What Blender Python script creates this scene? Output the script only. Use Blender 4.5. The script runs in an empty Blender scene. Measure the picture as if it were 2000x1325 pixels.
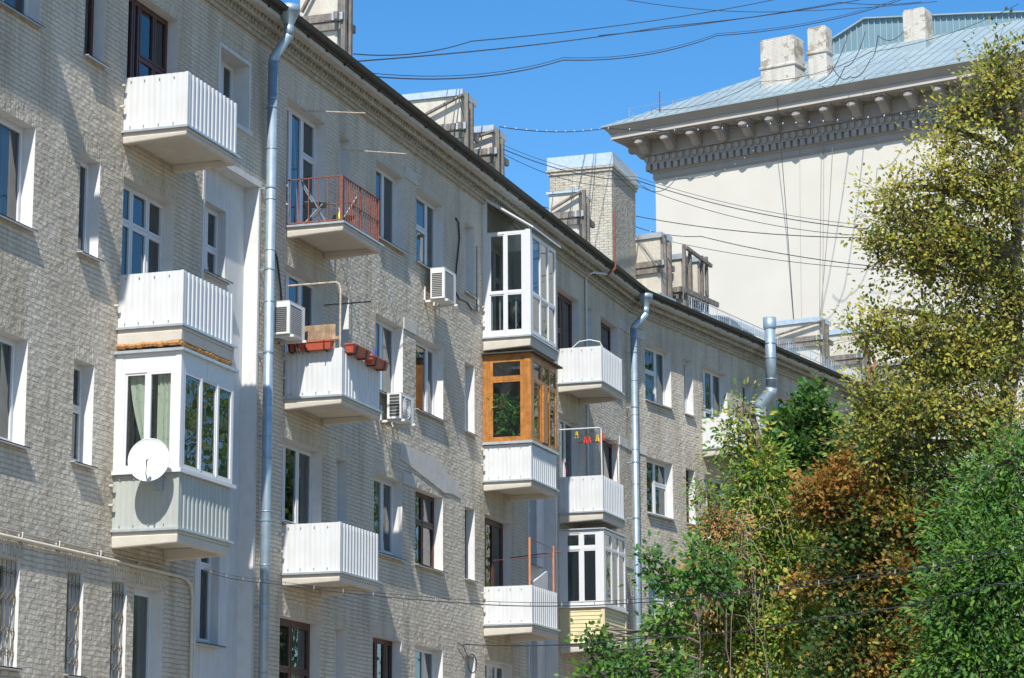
import bpy, math, random
import numpy as np
from mathutils import Vector, Matrix
scene = bpy.context.scene
C = scene.collection
rad = math.radians

# ---------------- camera, sky, sun, exposure ----------------
cd = bpy.data.cameras.new('camera'); cam = bpy.data.objects.new('camera', cd); C.objects.link(cam)
cd.sensor_width = 36.0; cd.lens = 36.0 * 4860 / 2000; cd.clip_start = 0.5; cd.clip_end = 2000
YAW, PITCH, ROLL = 0.3197, 0.2018, -0.0042
F_ = Vector((math.cos(YAW)*math.cos(PITCH), math.sin(YAW)*math.cos(PITCH), math.sin(PITCH)))
R_ = Vector((math.sin(YAW), -math.cos(YAW), 0)); U_ = R_.cross(F_)
R2 = R_*math.cos(ROLL) + U_*math.sin(ROLL); U2 = -R_*math.sin(ROLL) + U_*math.cos(ROLL)
cam.matrix_world = Matrix(((R2.x, U2.x, -F_.x, 0), (R2.y, U2.y, -F_.y, -17.9), (R2.z, U2.z, -F_.z, 1.6), (0, 0, 0, 1)))
scene.camera = cam
TOSUN = Vector((-1, -0.232, 1.2147)).normalized()
SUN_EL = math.asin(TOSUN.z)
w = bpy.data.worlds.new('World'); scene.world = w; w.use_nodes = True
nt = w.node_tree; bg = nt.nodes['Background']
sky = nt.nodes.new('ShaderNodeTexSky'); sky.sky_type = 'NISHITA'; sky.sun_disc = False
sky.sun_elevation = SUN_EL; sky.sun_rotation = math.atan2(TOSUN.x, TOSUN.y)
sky.air_density = 1.0; sky.dust_density = 0.15; sky.ozone_density = 3.0; sky.altitude = 200
hs = nt.nodes.new('ShaderNodeHueSaturation'); hs.inputs['Saturation'].default_value = 1.33; hs.inputs['Value'].default_value = 1.36
nt.links.new(sky.outputs[0], hs.inputs['Color']); nt.links.new(hs.outputs[0], bg.inputs[0]); bg.inputs[1].default_value = 0.096
sd = bpy.data.lights.new('sun', 'SUN'); sd.energy = 5.0; sd.angle = rad(0.55); sd.color = (1, 0.955, 0.89)
so = bpy.data.objects.new('sun', sd); C.objects.link(so)
so.rotation_euler = TOSUN.to_track_quat('Z', 'Y').to_euler()
scene.view_settings.view_transform = 'Standard'; scene.view_settings.look = 'None'
scene.view_settings.exposure = 0.45; scene.view_settings.gamma = 1

# ---------------- materials ----------------
def nmat(name):
    m = bpy.data.materials.new(name); m.use_nodes = True
    return m, m.node_tree, m.node_tree.nodes['Principled BSDF']
def N(t, k, **kw):
    n = t.nodes.new(k)
    for a, b in kw.items(): setattr(n, a, b)
    return n
def simple(name, col, rough=0.6, metal=0.0, noise=0.12, scale=6.0, bump=0.0, bscale=60, spec=0.5, streak=0.0):
    m, t, p = nmat(name)
    p.inputs['Roughness'].default_value = rough; p.inputs['Metallic'].default_value = metal
    p.inputs['Specular IOR Level'].default_value = spec
    tc = N(t, 'ShaderNodeTexCoord'); nz = N(t, 'ShaderNodeTexNoise'); nz.inputs['Scale'].default_value = scale; nz.inputs['Detail'].default_value = 6
    t.links.new(tc.outputs['Object'], nz.inputs['Vector'])
    r = N(t, 'ShaderNodeValToRGB'); r.color_ramp.elements[0].position = 0.3; r.color_ramp.elements[1].position = 0.72
    r.color_ramp.elements[0].color = tuple(c*(1-noise) for c in col) + (1,)
    r.color_ramp.elements[1].color = tuple(min(1, c*(1+noise)) for c in col) + (1,)
    t.links.new(nz.outputs['Fac'], r.inputs['Fac'])
    out = r.outputs['Color']
    if streak > 0:
        mp = N(t, 'ShaderNodeMapping'); mp.inputs['Scale'].default_value = (9, 9, 0.5); t.links.new(tc.outputs['Object'], mp.inputs['Vector'])
        n2 = N(t, 'ShaderNodeTexNoise'); n2.inputs['Scale'].default_value = 1.5; n2.inputs['Detail'].default_value = 5; t.links.new(mp.outputs[0], n2.inputs['Vector'])
        r2 = N(t, 'ShaderNodeValToRGB'); r2.color_ramp.elements[0].position = 0.35; r2.color_ramp.elements[1].position = 0.62
        k = 1-streak; r2.color_ramp.elements[0].color = (k, k*0.98, k*0.95, 1); r2.color_ramp.elements[1].color = (1, 1, 1, 1)
        t.links.new(n2.outputs['Fac'], r2.inputs['Fac'])
        mx = N(t, 'ShaderNodeMix', data_type='RGBA', blend_type='MULTIPLY'); mx.inputs[0].default_value = 1
        t.links.new(out, mx.inputs[6]); t.links.new(r2.outputs['Color'], mx.inputs[7]); out = mx.outputs[2]
    t.links.new(out, p.inputs['Base Color'])
    if bump > 0:
        n3 = N(t, 'ShaderNodeTexNoise'); n3.inputs['Scale'].default_value = bscale; n3.inputs['Detail'].default_value = 5
        t.links.new(tc.outputs['Object'], n3.inputs['Vector'])
        b = N(t, 'ShaderNodeBump'); b.inputs['Strength'].default_value = 1; b.inputs['Distance'].default_value = bump
        t.links.new(n3.outputs['Fac'], b.inputs['Height']); t.links.new(b.outputs[0], p.inputs['Normal'])
    return m

def brick_mat(name, col, col2, mortar, bumpd=0.008, vertical=False, axis='XZ', flaky=0.0, courseh=0.077, brickl=0.26):
    m, t, p = nmat(name); L = t.links
    p.inputs['Roughness'].default_value = 0.85; p.inputs['Specular IOR Level'].default_value = 0.25
    tc = N(t, 'ShaderNodeTexCoord'); sx = N(t, 'ShaderNodeSeparateXYZ'); L.new(tc.outputs['Object'], sx.inputs[0])
    cx = N(t, 'ShaderNodeCombineXYZ')
    a = 'X' if axis == 'XZ' else 'Y'
    if axis == 'BOTH':
        ad = N(t, 'ShaderNodeMath', operation='ADD'); L.new(sx.outputs['X'], ad.inputs[0]); L.new(sx.outputs['Y'], ad.inputs[1]); ho = ad.outputs[0]
    else: ho = sx.outputs[a]
    if vertical: L.new(sx.outputs['Z'], cx.inputs[0]); L.new(ho, cx.inputs[1])
    else: L.new(ho, cx.inputs[0]); L.new(sx.outputs['Z'], cx.inputs[1])
    # wobble the courses a little
    nz = N(t, 'ShaderNodeTexNoise'); nz.inputs['Scale'].default_value = 3.1; nz.inputs['Detail'].default_value = 4; L.new(tc.outputs['Object'], nz.inputs['Vector'])
    sb = N(t, 'ShaderNodeVectorMath', operation='SUBTRACT'); L.new(nz.outputs['Color'], sb.inputs[0]); sb.inputs[1].default_value = (0.5, 0.5, 0.5)
    sc = N(t, 'ShaderNodeVectorMath', operation='SCALE'); L.new(sb.outputs[0], sc.inputs[0]); sc.inputs[3].default_value = 0.035
    av = N(t, 'ShaderNodeVectorMath', operation='ADD'); L.new(cx.outputs[0], av.inputs[0]); L.new(sc.outputs[0], av.inputs[1])
    br = N(t, 'ShaderNodeTexBrick'); L.new(av.outputs[0], br.inputs['Vector'])
    br.inputs['Scale'].default_value = 1; br.inputs['Brick Width'].default_value = brickl; br.inputs['Row Height'].default_value = courseh
    br.inputs['Mortar Size'].default_value = 0.009; br.inputs['Mortar Smooth'].default_value = 0.6
    br.inputs['Color1'].default_value = (0.35, 0.35, 0.35, 1); br.inputs['Color2'].default_value = (1, 1, 1, 1); br.inputs['Mortar'].default_value = (0, 0, 0, 1)
    # colour
    big = N(t, 'ShaderNodeTexNoise'); big.inputs['Scale'].default_value = 0.55; big.inputs['Detail'].default_value = 7; big.inputs['Roughness'].default_value = 0.6
    L.new(tc.outputs['Object'], big.inputs['Vector'])
    rp = N(t, 'ShaderNodeValToRGB'); rp.color_ramp.elements[0].position = 0.36; rp.color_ramp.elements[1].position = 0.66
    rp.color_ramp.elements[0].color = tuple(col2)+(1,); rp.color_ramp.elements[1].color = tuple(col)+(1,); L.new(big.outputs['Fac'], rp.inputs['Fac'])
    mb = N(t, 'ShaderNodeMix', data_type='RGBA', blend_type='MULTIPLY'); mb.inputs[0].default_value = 0.10
    L.new(rp.outputs['Color'], mb.inputs[6]); L.new(br.outputs['Color'], mb.inputs[7])
    # rain streaks and grime
    sm = N(t, 'ShaderNodeMapping'); sm.inputs['Scale'].default_value = (2.2, 2.2, 0.28); L.new(tc.outputs['Object'], sm.inputs['Vector'])
    sn = N(t, 'ShaderNodeTexNoise'); sn.inputs['Scale'].default_value = 1.3; sn.inputs['Detail'].default_value = 8; sn.inputs['Roughness'].default_value = 0.65; L.new(sm.outputs[0], sn.inputs['Vector'])
    sr = N(t, 'ShaderNodeValToRGB'); sr.color_ramp.elements[0].position = 0.33; sr.color_ramp.elements[1].position = 0.55; sr.color_ramp.elements[0].color = (0.78, 0.75, 0.70, 1); sr.color_ramp.elements[1].color = (1, 1, 1, 1); L.new(sn.outputs['Fac'], sr.inputs['Fac'])
    ms = N(t, 'ShaderNodeMix', data_type='RGBA', blend_type='MULTIPLY'); ms.inputs[0].default_value = 1; L.new(mb.outputs[2], ms.inputs[6]); L.new(sr.outputs['Color'], ms.inputs[7]); mb = ms
    # cracks in the joints: only here and there dark
    cn = N(t, 'ShaderNodeTexNoise'); cn.inputs['Scale'].default_value = 7; cn.inputs['Detail'].default_value = 3; L.new(tc.outputs['Object'], cn.inputs['Vector'])
    cr = N(t, 'ShaderNodeMapRange'); cr.inputs[1].default_value = 0.50; cr.inputs[2].default_value = 0.70; L.new(cn.outputs['Fac'], cr.inputs[0])
    ml = N(t, 'ShaderNodeMath', operation='MULTIPLY'); L.new(br.outputs['Fac'], ml.inputs[0]); L.new(cr.outputs[0], ml.inputs[1])
    mc = N(t, 'ShaderNodeMix', data_type='RGBA'); L.new(ml.outputs[0], mc.inputs[0]); L.new(mb.outputs[2], mc.inputs[6]); mc.inputs[7].default_value = tuple(mortar)+(1,)
    out = mc.outputs[2]
    if flaky > 0:
        fn = N(t, 'ShaderNodeTexNoise'); fn.inputs['Scale'].default_value = 1.1; fn.inputs['Detail'].default_value = 8; fn.inputs['Roughness'].default_value = 0.7; L.new(tc.outputs['Object'], fn.inputs['Vector'])
        fr = N(t, 'ShaderNodeMapRange'); fr.inputs[1].default_value = 0.60-flaky*0.1; fr.inputs[2].default_value = 0.63-flaky*0.1; L.new(fn.outputs['Fac'], fr.inputs[0])
        mf = N(t, 'ShaderNodeMix', data_type='RGBA'); L.new(fr.outputs[0], mf.inputs[0]); L.new(out, mf.inputs[6]); mf.inputs[7].default_value = (0.33, 0.28, 0.22, 1); out = mf.outputs[2]
    L.new(out, p.inputs['Base Color'])
    # relief: joints, each brick its own height, rough faces
    fi = N(t, 'ShaderNodeTexNoise'); fi.inputs['Scale'].default_value = 7.5; fi.inputs['Detail'].default_value = 4; fi.inputs['Roughness'].default_value = 0.55; L.new(tc.outputs['Object'], fi.inputs['Vector'])
    s1 = N(t, 'ShaderNodeMath', operation='MULTIPLY_ADD'); L.new(fi.outputs['Fac'], s1.inputs[0]); s1.inputs[1].default_value = 1.5; 
    sep = N(t, 'ShaderNodeRGBToBW'); L.new(br.outputs['Color'], sep.inputs[0]); L.new(sep.outputs[0], s1.inputs[2])
    b = N(t, 'ShaderNodeBump'); b.inputs['Strength'].default_value = 1; b.inputs['Distance'].default_value = bumpd
    L.new(s1.outputs[0], b.inputs['Height']); L.new(b.outputs[0], p.inputs['Normal'])
    return m

def glass_mat(name, tint=(0.62, 0.68, 0.66), boost=0.05, rough=0.0):
    m, t, p = nmat(name); t.nodes.remove(p); out = t.nodes['Material Output']
    tr = N(t, 'ShaderNodeBsdfTransparent'); tr.inputs[0].default_value = tint+(1,)
    gl = N(t, 'ShaderNodeBsdfGlossy'); gl.inputs['Roughness'].default_value = rough; gl.inputs[0].default_value = (0.92, 0.95, 0.97, 1)
    tc = N(t, 'ShaderNodeTexCoord'); nz = N(t, 'ShaderNodeTexNoise'); nz.inputs['Scale'].default_value = 1.6; t.links.new(tc.outputs['Object'], nz.inputs['Vector'])
    b = N(t, 'ShaderNodeBump'); b.inputs['Strength'].default_value = 0.5; b.inputs['Distance'].default_value = 0.006; t.links.new(nz.outputs['Fac'], b.inputs['Height']); t.links.new(b.outputs[0], gl.inputs['Normal'])
    fr = N(t, 'ShaderNodeFresnel'); fr.inputs[0].default_value = 1.5
    ad = N(t, 'ShaderNodeMath', operation='MULTIPLY_ADD'); t.links.new(fr.outputs[0], ad.inputs[0]); ad.inputs[1].default_value = 1.25; ad.inputs[2].default_value = boost; ad.use_clamp = True
    mx = N(t, 'ShaderNodeMixShader'); t.links.new(ad.outputs[0], mx.inputs[0]); t.links.new(tr.outputs[0], mx.inputs[1]); t.links.new(gl.outputs[0], mx.inputs[2]); t.links.new(mx.outputs[0], out.inputs[0])
    return m
def leaf_mat(name, col, trans=0.35, rough=0.45):
    m, t, p = nmat(name); out = t.nodes['Material Output']
    p.inputs['Roughness'].default_value = rough; p.inputs['Specular IOR Level'].default_value = 0.22
    tc = N(t, 'ShaderNodeTexCoord'); nz = N(t, 'ShaderNodeTexNoise'); nz.inputs['Scale'].default_value = 5; nz.inputs['Detail'].default_value = 3; t.links.new(tc.outputs['Object'], nz.inputs['Vector'])
    r = N(t, 'ShaderNodeValToRGB'); r.color_ramp.elements[0].position = 0.3; r.color_ramp.elements[1].position = 0.7
    r.color_ramp.elements[0].color = (col[0]*0.72, col[1]*0.78, col[2]*0.8, 1); r.color_ramp.elements[1].color = (min(1, col[0]*1.25), min(1, col[1]*1.2), col[2]*1.1, 1)
    t.links.new(nz.outputs['Fac'], r.inputs['Fac']); t.links.new(r.outputs['Color'], p.inputs['Base Color'])
    tl = N(t, 'ShaderNodeBsdfTranslucent'); tl.inputs[0].default_value = (min(1, col[0]*1.5), min(1, col[1]*1.5), col[2]*0.8, 1)
    mx = N(t, 'ShaderNodeMixShader'); mx.inputs[0].default_value = trans
    t.links.new(p.outputs[0], mx.inputs[1]); t.links.new(tl.outputs[0], mx.inputs[2]); t.links.new(mx.outputs[0], out.inputs[0])
    return m

M = dict(
    brick=brick_mat('painted_brick', (0.63, 0.565, 0.46), (0.525, 0.465, 0.375), (0.33, 0.30, 0.25), bumpd=0.026),
    soldier=brick_mat('painted_soldier_brick', (0.63, 0.565, 0.46), (0.525, 0.465, 0.375), (0.33, 0.30, 0.25), vertical=True, bumpd=0.035),
    stackbrick=brick_mat('stack_brick', (0.50, 0.46, 0.38), (0.42, 0.385, 0.32), (0.14, 0.15, 0.13), axis='BOTH', bumpd=0.035),
    flakybrick=brick_mat('flaking_brick', (0.62, 0.59, 0.52), (0.54, 0.51, 0.45), (0.35, 0.33, 0.29), axis='BOTH', flaky=0.75, bumpd=0.006),
    plaster=simple('white_plaster', (0.55, 0.555, 0.555), 0.8, noise=0.07, scale=2.5, bump=0.003, bscale=25, streak=0.10),
    reveal=simple('reveal_plaster', (0.60, 0.59, 0.565), 0.8, noise=0.06, scale=5, bump=0.003, bscale=30),
    stackplaster=simple('stack_plaster', (0.50, 0.46, 0.385), 0.85, noise=0.08, scale=3, bump=0.012, bscale=9, streak=0.12),
    roughplaster=simple('rough_patch_plaster', (0.48, 0.455, 0.41), 0.9, noise=0.1, scale=4, bump=0.006, bscale=14),
    concrete=simple('slab_concrete', (0.52, 0.48, 0.41), 0.85, noise=0.08, scale=4, bump=0.004, bscale=16),
    whitemetal=simple('white_sheet_metal', (0.58, 0.59, 0.59), 0.42, noise=0.05, scale=2, streak=0.08),
    greymetal=simple('grey_green_sheet_metal', (0.36, 0.38, 0.35), 0.5, noise=0.05, scale=3),
    flash=simple('zinc_flashing', (0.55, 0.60, 0.63), 0.4, metal=0.6, noise=0.12, scale=9),
    galv=simple('galvanised_steel', (0.32, 0.41, 0.47), 0.45, metal=0.5, noise=0.13, scale=5, bump=0.002, bscale=4),
    blueroof=simple('blue_grey_roof_sheet', (0.29, 0.37, 0.40), 0.5, metal=0.1, noise=0.10, scale=0.6, streak=0.08),
    blueseam=simple('blue_attic_sheet', (0.15, 0.25, 0.29), 0.55, metal=0.1, noise=0.10, scale=0.6),
    gutter=simple('dark_gutter', (0.045, 0.042, 0.035), 0.6, noise=0.25, scale=8),
    sill=simple('sill_metal', (0.40, 0.40, 0.38), 0.5, metal=0.3, noise=0.2, scale=12),
    pvc=simple('white_plastic', (0.59, 0.595, 0.60), 0.3, noise=0.02, scale=4),
    brown=simple('brown_painted_wood', (0.075, 0.028, 0.02), 0.45, noise=0.3, scale=14),
    oldwhite=simple('old_white_frame', (0.55, 0.54, 0.5), 0.55, noise=0.15, scale=10),
    orange=simple('varnished_orange_wood', (0.42, 0.175, 0.04), 0.38, noise=0.28, scale=7, streak=0.25),
    greywood=simple('weathered_grey_wood', (0.20, 0.175, 0.15), 0.85, noise=0.25, scale=8, bump=0.004, bscale=30, streak=0.4),
    rust=simple('red_brown_iron', (0.20, 0.062, 0.038), 0.7, noise=0.35, scale=18),
    redpaint=simple('faded_red_iron', (0.42, 0.13, 0.09), 0.6, noise=0.2, scale=9),
    orangepaint=simple('orange_pole_paint', (0.50, 0.20, 0.08), 0.55, noise=0.2, scale=9),
    rustpipe=simple('flaking_pipe', (0.42, 0.34, 0.26), 0.7, noise=0.4, scale=22),
    planter=simple('terracotta_plastic', (0.42, 0.085, 0.045), 0.45, noise=0.10, scale=8),
    ply=simple('weathered_plywood', (0.33, 0.23, 0.14), 0.8, noise=0.45, scale=5, streak=0.3),
    yellow=simple('cream_yellow_siding', (0.60, 0.51, 0.30), 0.5, noise=0.04, scale=5),
    foam=simple('orange_foam', (0.40, 0.19, 0.06), 0.9, noise=0.3, scale=20, bump=0.02, bscale=18),
    black=simple('black_plastic', (0.02, 0.02, 0.022), 0.5, noise=0.2),
    darkgrille=simple('dark_grille', (0.06, 0.06, 0.058), 0.5, noise=0.1),
    acwhite=simple('air_conditioner_white', (0.68, 0.68, 0.64), 0.45, noise=0.05),
    white=simple('plain_white', (0.6, 0.61, 0.61), 0.4, noise=0.02),
    bars=simple('gilded_iron_bars', (0.17, 0.13, 0.075), 0.6, noise=0.3, scale=25),
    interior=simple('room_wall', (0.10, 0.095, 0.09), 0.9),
    curtain=simple('curtain_cloth', (0.50, 0.49, 0.46), 0.9, noise=0.05),
    greycurtain=simple('grey_blind', (0.20, 0.21, 0.215), 0.9, noise=0.08),
    cable=simple('cable_sheath', (0.03, 0.032, 0.035), 0.5, noise=0.1),
    greycable=simple('grey_cable_sheath', (0.28, 0.27, 0.25), 0.6, noise=0.1),
    wbwall=simple('cream_render', (0.545, 0.52, 0.455), 0.85, noise=0.04, scale=0.5, bump=0.003, bscale=3),
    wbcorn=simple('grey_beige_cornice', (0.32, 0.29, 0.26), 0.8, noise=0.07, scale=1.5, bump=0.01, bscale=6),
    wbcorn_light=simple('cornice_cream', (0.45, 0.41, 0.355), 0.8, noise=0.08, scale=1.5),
    bark=simple('bark', (0.14, 0.11, 0.085), 0.9, noise=0.35, scale=9, bump=0.02, bscale=12),
    deadtwig=simple('dead_twig', (0.27, 0.22, 0.16), 0.9, noise=0.2, scale=9),
    asphalt=simple('asphalt', (0.16, 0.15, 0.135), 0.9, noise=0.2, scale=3, bump=0.01, bscale=40),
    paving=simple('pavement', (0.30, 0.27, 0.22), 0.9, noise=0.15, scale=3),
    grass=simple('dry_soil', (0.19, 0.16, 0.12), 0.95, noise=0.3, scale=2, bump=0.04, bscale=20),
    glass=glass_mat('window_glass'),
    frosted=glass_mat('milky_glass', (0.5, 0.56, 0.55), 0.1, 0.15),
    redpeg=simple('red_plastic', (0.7, 0.05, 0.03), 0.4), yellowpeg=simple('yellow_plastic', (0.75, 0.55, 0.03), 0.4),
    greenplastic=simple('green_plastic', (0.35, 0.6, 0.05), 0.4), blueplastic=simple('dark_blue_plastic', (0.03, 0.06, 0.3), 0.4),
    laundry=simple('pale_blue_cloth', (0.55, 0.65, 0.82), 0.9, noise=0.3, scale=6),
    plantleaf=leaf_mat('house_plant_leaf', (0.13, 0.26, 0.06)),
)
def floral():
    m, t, p = nmat('floral_curtain'); p.inputs['Roughness'].default_value = 0.9
    tc = N(t, 'ShaderNodeTexCoord'); v = N(t, 'ShaderNodeTexNoise'); v.inputs['Scale'].default_value = 9; v.inputs['Detail'].default_value = 3; t.links.new(tc.outputs['Object'], v.inputs['Vector'])
    r = N(t, 'ShaderNodeValToRGB'); r.color_ramp.elements[0].position = 0.55; r.color_ramp.elements[1].position = 0.62
    r.color_ramp.elements[0].color = (0.70, 0.70, 0.58, 1); r.color_ramp.elements[1].color = (0.48, 0.60, 0.46, 1)
    t.links.new(v.outputs['Fac'], r.inputs['Fac']); t.links.new(r.outputs['Color'], p.inputs['Base Color']); return m
M['floral'] = floral()

# ---------------- helpers ----------------
WM = {}
I4 = Matrix.Identity(4)
F1 = I4
ANG2 = rad(-10.5)
F2 = Matrix.Translation((64.3, 0, 0)) @ Matrix.Rotation(ANG2, 4, 'Z')
def tag(o, label=None, cat=None, group=None, kind=None):
    if label: o['label'] = label
    if cat: o['category'] = cat
    if group: o['group'] = group
    if kind: o['kind'] = kind
    return o
def place(o, Mw, parent):
    if parent is not None:
        o.parent = parent; o.matrix_parent_inverse = Matrix.Identity(4)
        o.matrix_basis = WM[parent.name].inverted() @ Mw
    else: o.matrix_basis = Mw
    WM[o.name] = Mw.copy()
def empty(name, p, F=I4, parent=None):
    o = bpy.data.objects.new(name, None); C.objects.link(o); o.empty_display_size = 0.2
    place(o, F @ Matrix.Translation(p), parent); return o
class MB:
    def __init__(s): s.v = []; s.f = []; s.m = []; s.mi = 0
    def box(s, x0, x1, y0, y1, z0, z1):
        if x0 > x1: x0, x1 = x1, x0
        if y0 > y1: y0, y1 = y1, y0
        if z0 > z1: z0, z1 = z1, z0
        s.hexa([(x0, y0, z0), (x1, y0, z0), (x1, y1, z0), (x0, y1, z0), (x0, y0, z1), (x1, y0, z1), (x1, y1, z1), (x0, y1, z1)]); return s
    def hexa(s, P):
        b = len(s.v); s.v += [tuple(p) for p in P]
        for q in ((0, 3, 2, 1), (4, 5, 6, 7), (0, 1, 5, 4), (1, 2, 6, 5), (2, 3, 7, 6), (3, 0, 4, 7)): s.f.append(tuple(b+i for i in q)); s.m.append(s.mi)
        return s
    def quad(s, *P):
        b = len(s.v); s.v += [tuple(p) for p in P]; s.f.append(tuple(range(b, b+len(P)))); s.m.append(s.mi); return s
    def prism(s, outline, axis, a0, a1):
        # outline: list of 2D points; extrude along axis between a0 and a1
        n = len(outline); b = len(s.v)
        def mk(p, a):
            if axis == 'x': return (a, p[0], p[1])
            if axis == 'y': return (p[0], a, p[1])
            return (p[0], p[1], a)
        s.v += [mk(p, a0) for p in outline] + [mk(p, a1) for p in outline]
        s.f.append(tuple(b+i for i in range(n))); s.f.append(tuple(b+n+i for i in reversed(range(n)))); s.m += [s.mi]*2
        for i in range(n): j = (i+1) % n; s.f.append((b+i, b+n+i, b+n+j, b+j)); s.m.append(s.mi)
        return s
    def beam(s, a, b, w, h=None, up=(0, 0, 1)):
        h = h or w; a = Vector(a); b = Vector(b); d = (b-a).normalized(); u = Vector(up)
        if abs(d.dot(u)) > 0.95: u = Vector((1, 0, 0))
        r = d.cross(u).normalized()*w/2; q = r.cross(d).normalized()*h/2
        s.hexa([a-r-q, a+r-q, a+r+q, a-r+q, b-r-q, b+r-q, b+r+q, b-r+q]); return s
    def tube(s, pts, r, n=8, cap=True):
        pts = [Vector(p) for p in pts]; k = len(pts); rs = r if isinstance(r, (list, tuple)) else [r]*k
        b = len(s.v); ref = None
        for i, p in enumerate(pts):
            d = (pts[min(i+1, k-1)] - pts[max(i-1, 0)])
            d = d.normalized() if d.length > 1e-9 else Vector((0, 0, 1))
            if ref is None: ref = Vector((0, 0, 1)) if abs(d.z) < 0.9 else Vector((1, 0, 0))
            x = d.cross(ref).normalized(); y = x.cross(d).normalized(); ref = y
            for j in range(n):
                t = 2*math.pi*j/n; q = p + (x*math.cos(t) + y*math.sin(t))*rs[i]; s.v.append(tuple(q))
        for i in range(k-1):
            for j in range(n): jj = (j+1) % n; s.f.append((b+i*n+j, b+i*n+jj, b+(i+1)*n+jj, b+(i+1)*n+j)); s.m.append(s.mi)
        if cap: s.f.append(tuple(b+j for j in reversed(range(n)))); s.f.append(tuple(b+(k-1)*n+j for j in range(n))); s.m += [s.mi]*2
        return s
    def lathe(s, prof, c, n=20):
        # prof: (radius, z) around vertical axis at c
        b = len(s.v)
        for r, z in prof:
            for j in range(n): t = 2*math.pi*j/n; s.v.append((c[0]+r*math.cos(t), c[1]+r*math.sin(t), c[2]+z))
        for i in range(len(prof)-1):
            for j in range(n): jj = (j+1) % n; s.f.append((b+i*n+j, b+i*n+jj, b+(i+1)*n+jj, b+(i+1)*n+j)); s.m.append(s.mi)
        return s
    def build(s, name, mats, parent=None, F=I4, smooth=False, origin=None):
        if not isinstance(mats, (list, tuple)): mats = [mats]
        V = np.array(s.v, float); lo = V.min(0); hi = V.max(0)
        P = Vector(origin) if origin is not None else Vector(((lo[0]+hi[0])/2, (lo[1]+hi[1])/2, lo[2]))
        me = bpy.data.meshes.new(name); me.from_pydata([(x-P.x, y-P.y, z-P.z) for x, y, z in s.v], [], s.f)
        for m in mats: me.materials.append(m if not isinstance(m, str) else M[m])
        if any(s.m): me.polygons.foreach_set('material_index', s.m)
        if smooth: me.shade_smooth()
        me.update(); o = bpy.data.objects.new(name, me); C.objects.link(o)
        place(o, F @ Matrix.Translation(P), parent)
        return o
def build_each(mb, name, mats, parent=None, F=I4):
    # one object for every loose piece collected in mb
    par = list(range(len(mb.v)))
    def find(i):
        while par[i] != i: par[i] = par[par[i]]; i = par[i]
        return i
    for f in mb.f:
        for k in f[1:]: par[find(k)] = find(f[0])
    groups = {}
    for fi, f in enumerate(mb.f): groups.setdefault(find(f[0]), []).append(fi)
    out = []
    for g in groups.values():
        n = MB(); idx = {}
        for fi in g:
            q = []
            for k in mb.f[fi]:
                if k not in idx: idx[k] = len(n.v); n.v.append(mb.v[k])
                q.append(idx[k])
            n.f.append(tuple(q)); n.m.append(mb.m[fi])
        out.append(n.build(name, mats, parent, F))
    return out
def bev(o, w=0.006, seg=2):
    b = o.modifiers.new('bevel', 'BEVEL'); b.width = w; b.segments = seg; b.limit_method = 'ANGLE'; b.harden_normals = False
    return o
def fixn(o):
    me = o.data; import bmesh
    bm = bmesh.new(); bm.from_mesh(me); bmesh.ops.recalc_face_normals(bm, faces=bm.faces); bm.to_mesh(me); bm.free(); return o
def corr(mb, p0, p1, z0, z1, nrm, period=0.115, depth=0.02, th=0.0):
    # trapezoid-profiled sheet from plan point p0 to p1, ribs standing out along nrm
    L = math.hypot(p1[0]-p0[0], p1[1]-p0[1]); n = max(2, round(L/period)); P = L/n
    dx, dy = (p1[0]-p0[0])/L, (p1[1]-p0[1])/L; pts = []
    for i in range(n):
        for a, h in ((0.0, 0), (0.28, 0), (0.42, 1), (0.78, 1), (0.92, 0)): pts.append(((i+a)*P, h*depth))
    pts.append((L, 0))
    for (a, h), (b, g) in zip(pts, pts[1:]):
        A = (p0[0]+dx*a+nrm[0]*h, p0[1]+dy*a+nrm[1]*h); B = (p0[0]+dx*b+nrm[0]*g, p0[1]+dy*b+nrm[1]*g)
        mb.quad((A[0], A[1], z0), (B[0], B[1], z0), (B[0], B[1], z1), (A[0], A[1], z1))
random.seed(7); rnd = random.random
def U(a, b): return a+(b-a)*random.random()

# ---------------- ground ----------------
g = MB(); g.quad((-300, -600, 0), (700, -600, 0), (700, 500, 0), (-300, 500, 0)); tag(g.build('ground', 'grass'), kind='structure')
g = MB(); g.quad((-150, -17, 0.012), (64, -17, 0.012), (200, -42.3, 0.012), (200, -34.5, 0.012), (64, -9.5, 0.012), (-150, -9.5, 0.012)); tag(g.build('road', 'asphalt'), kind='structure')
g = MB(); g.box(-150, 63.5, -7.5, 0.0, 0.004, 0.13); g.box(-150, 63.5, -9.5, -9.3, 0.004, 0.14); tag(g.build('pavement', 'paving'), kind='structure')

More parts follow.
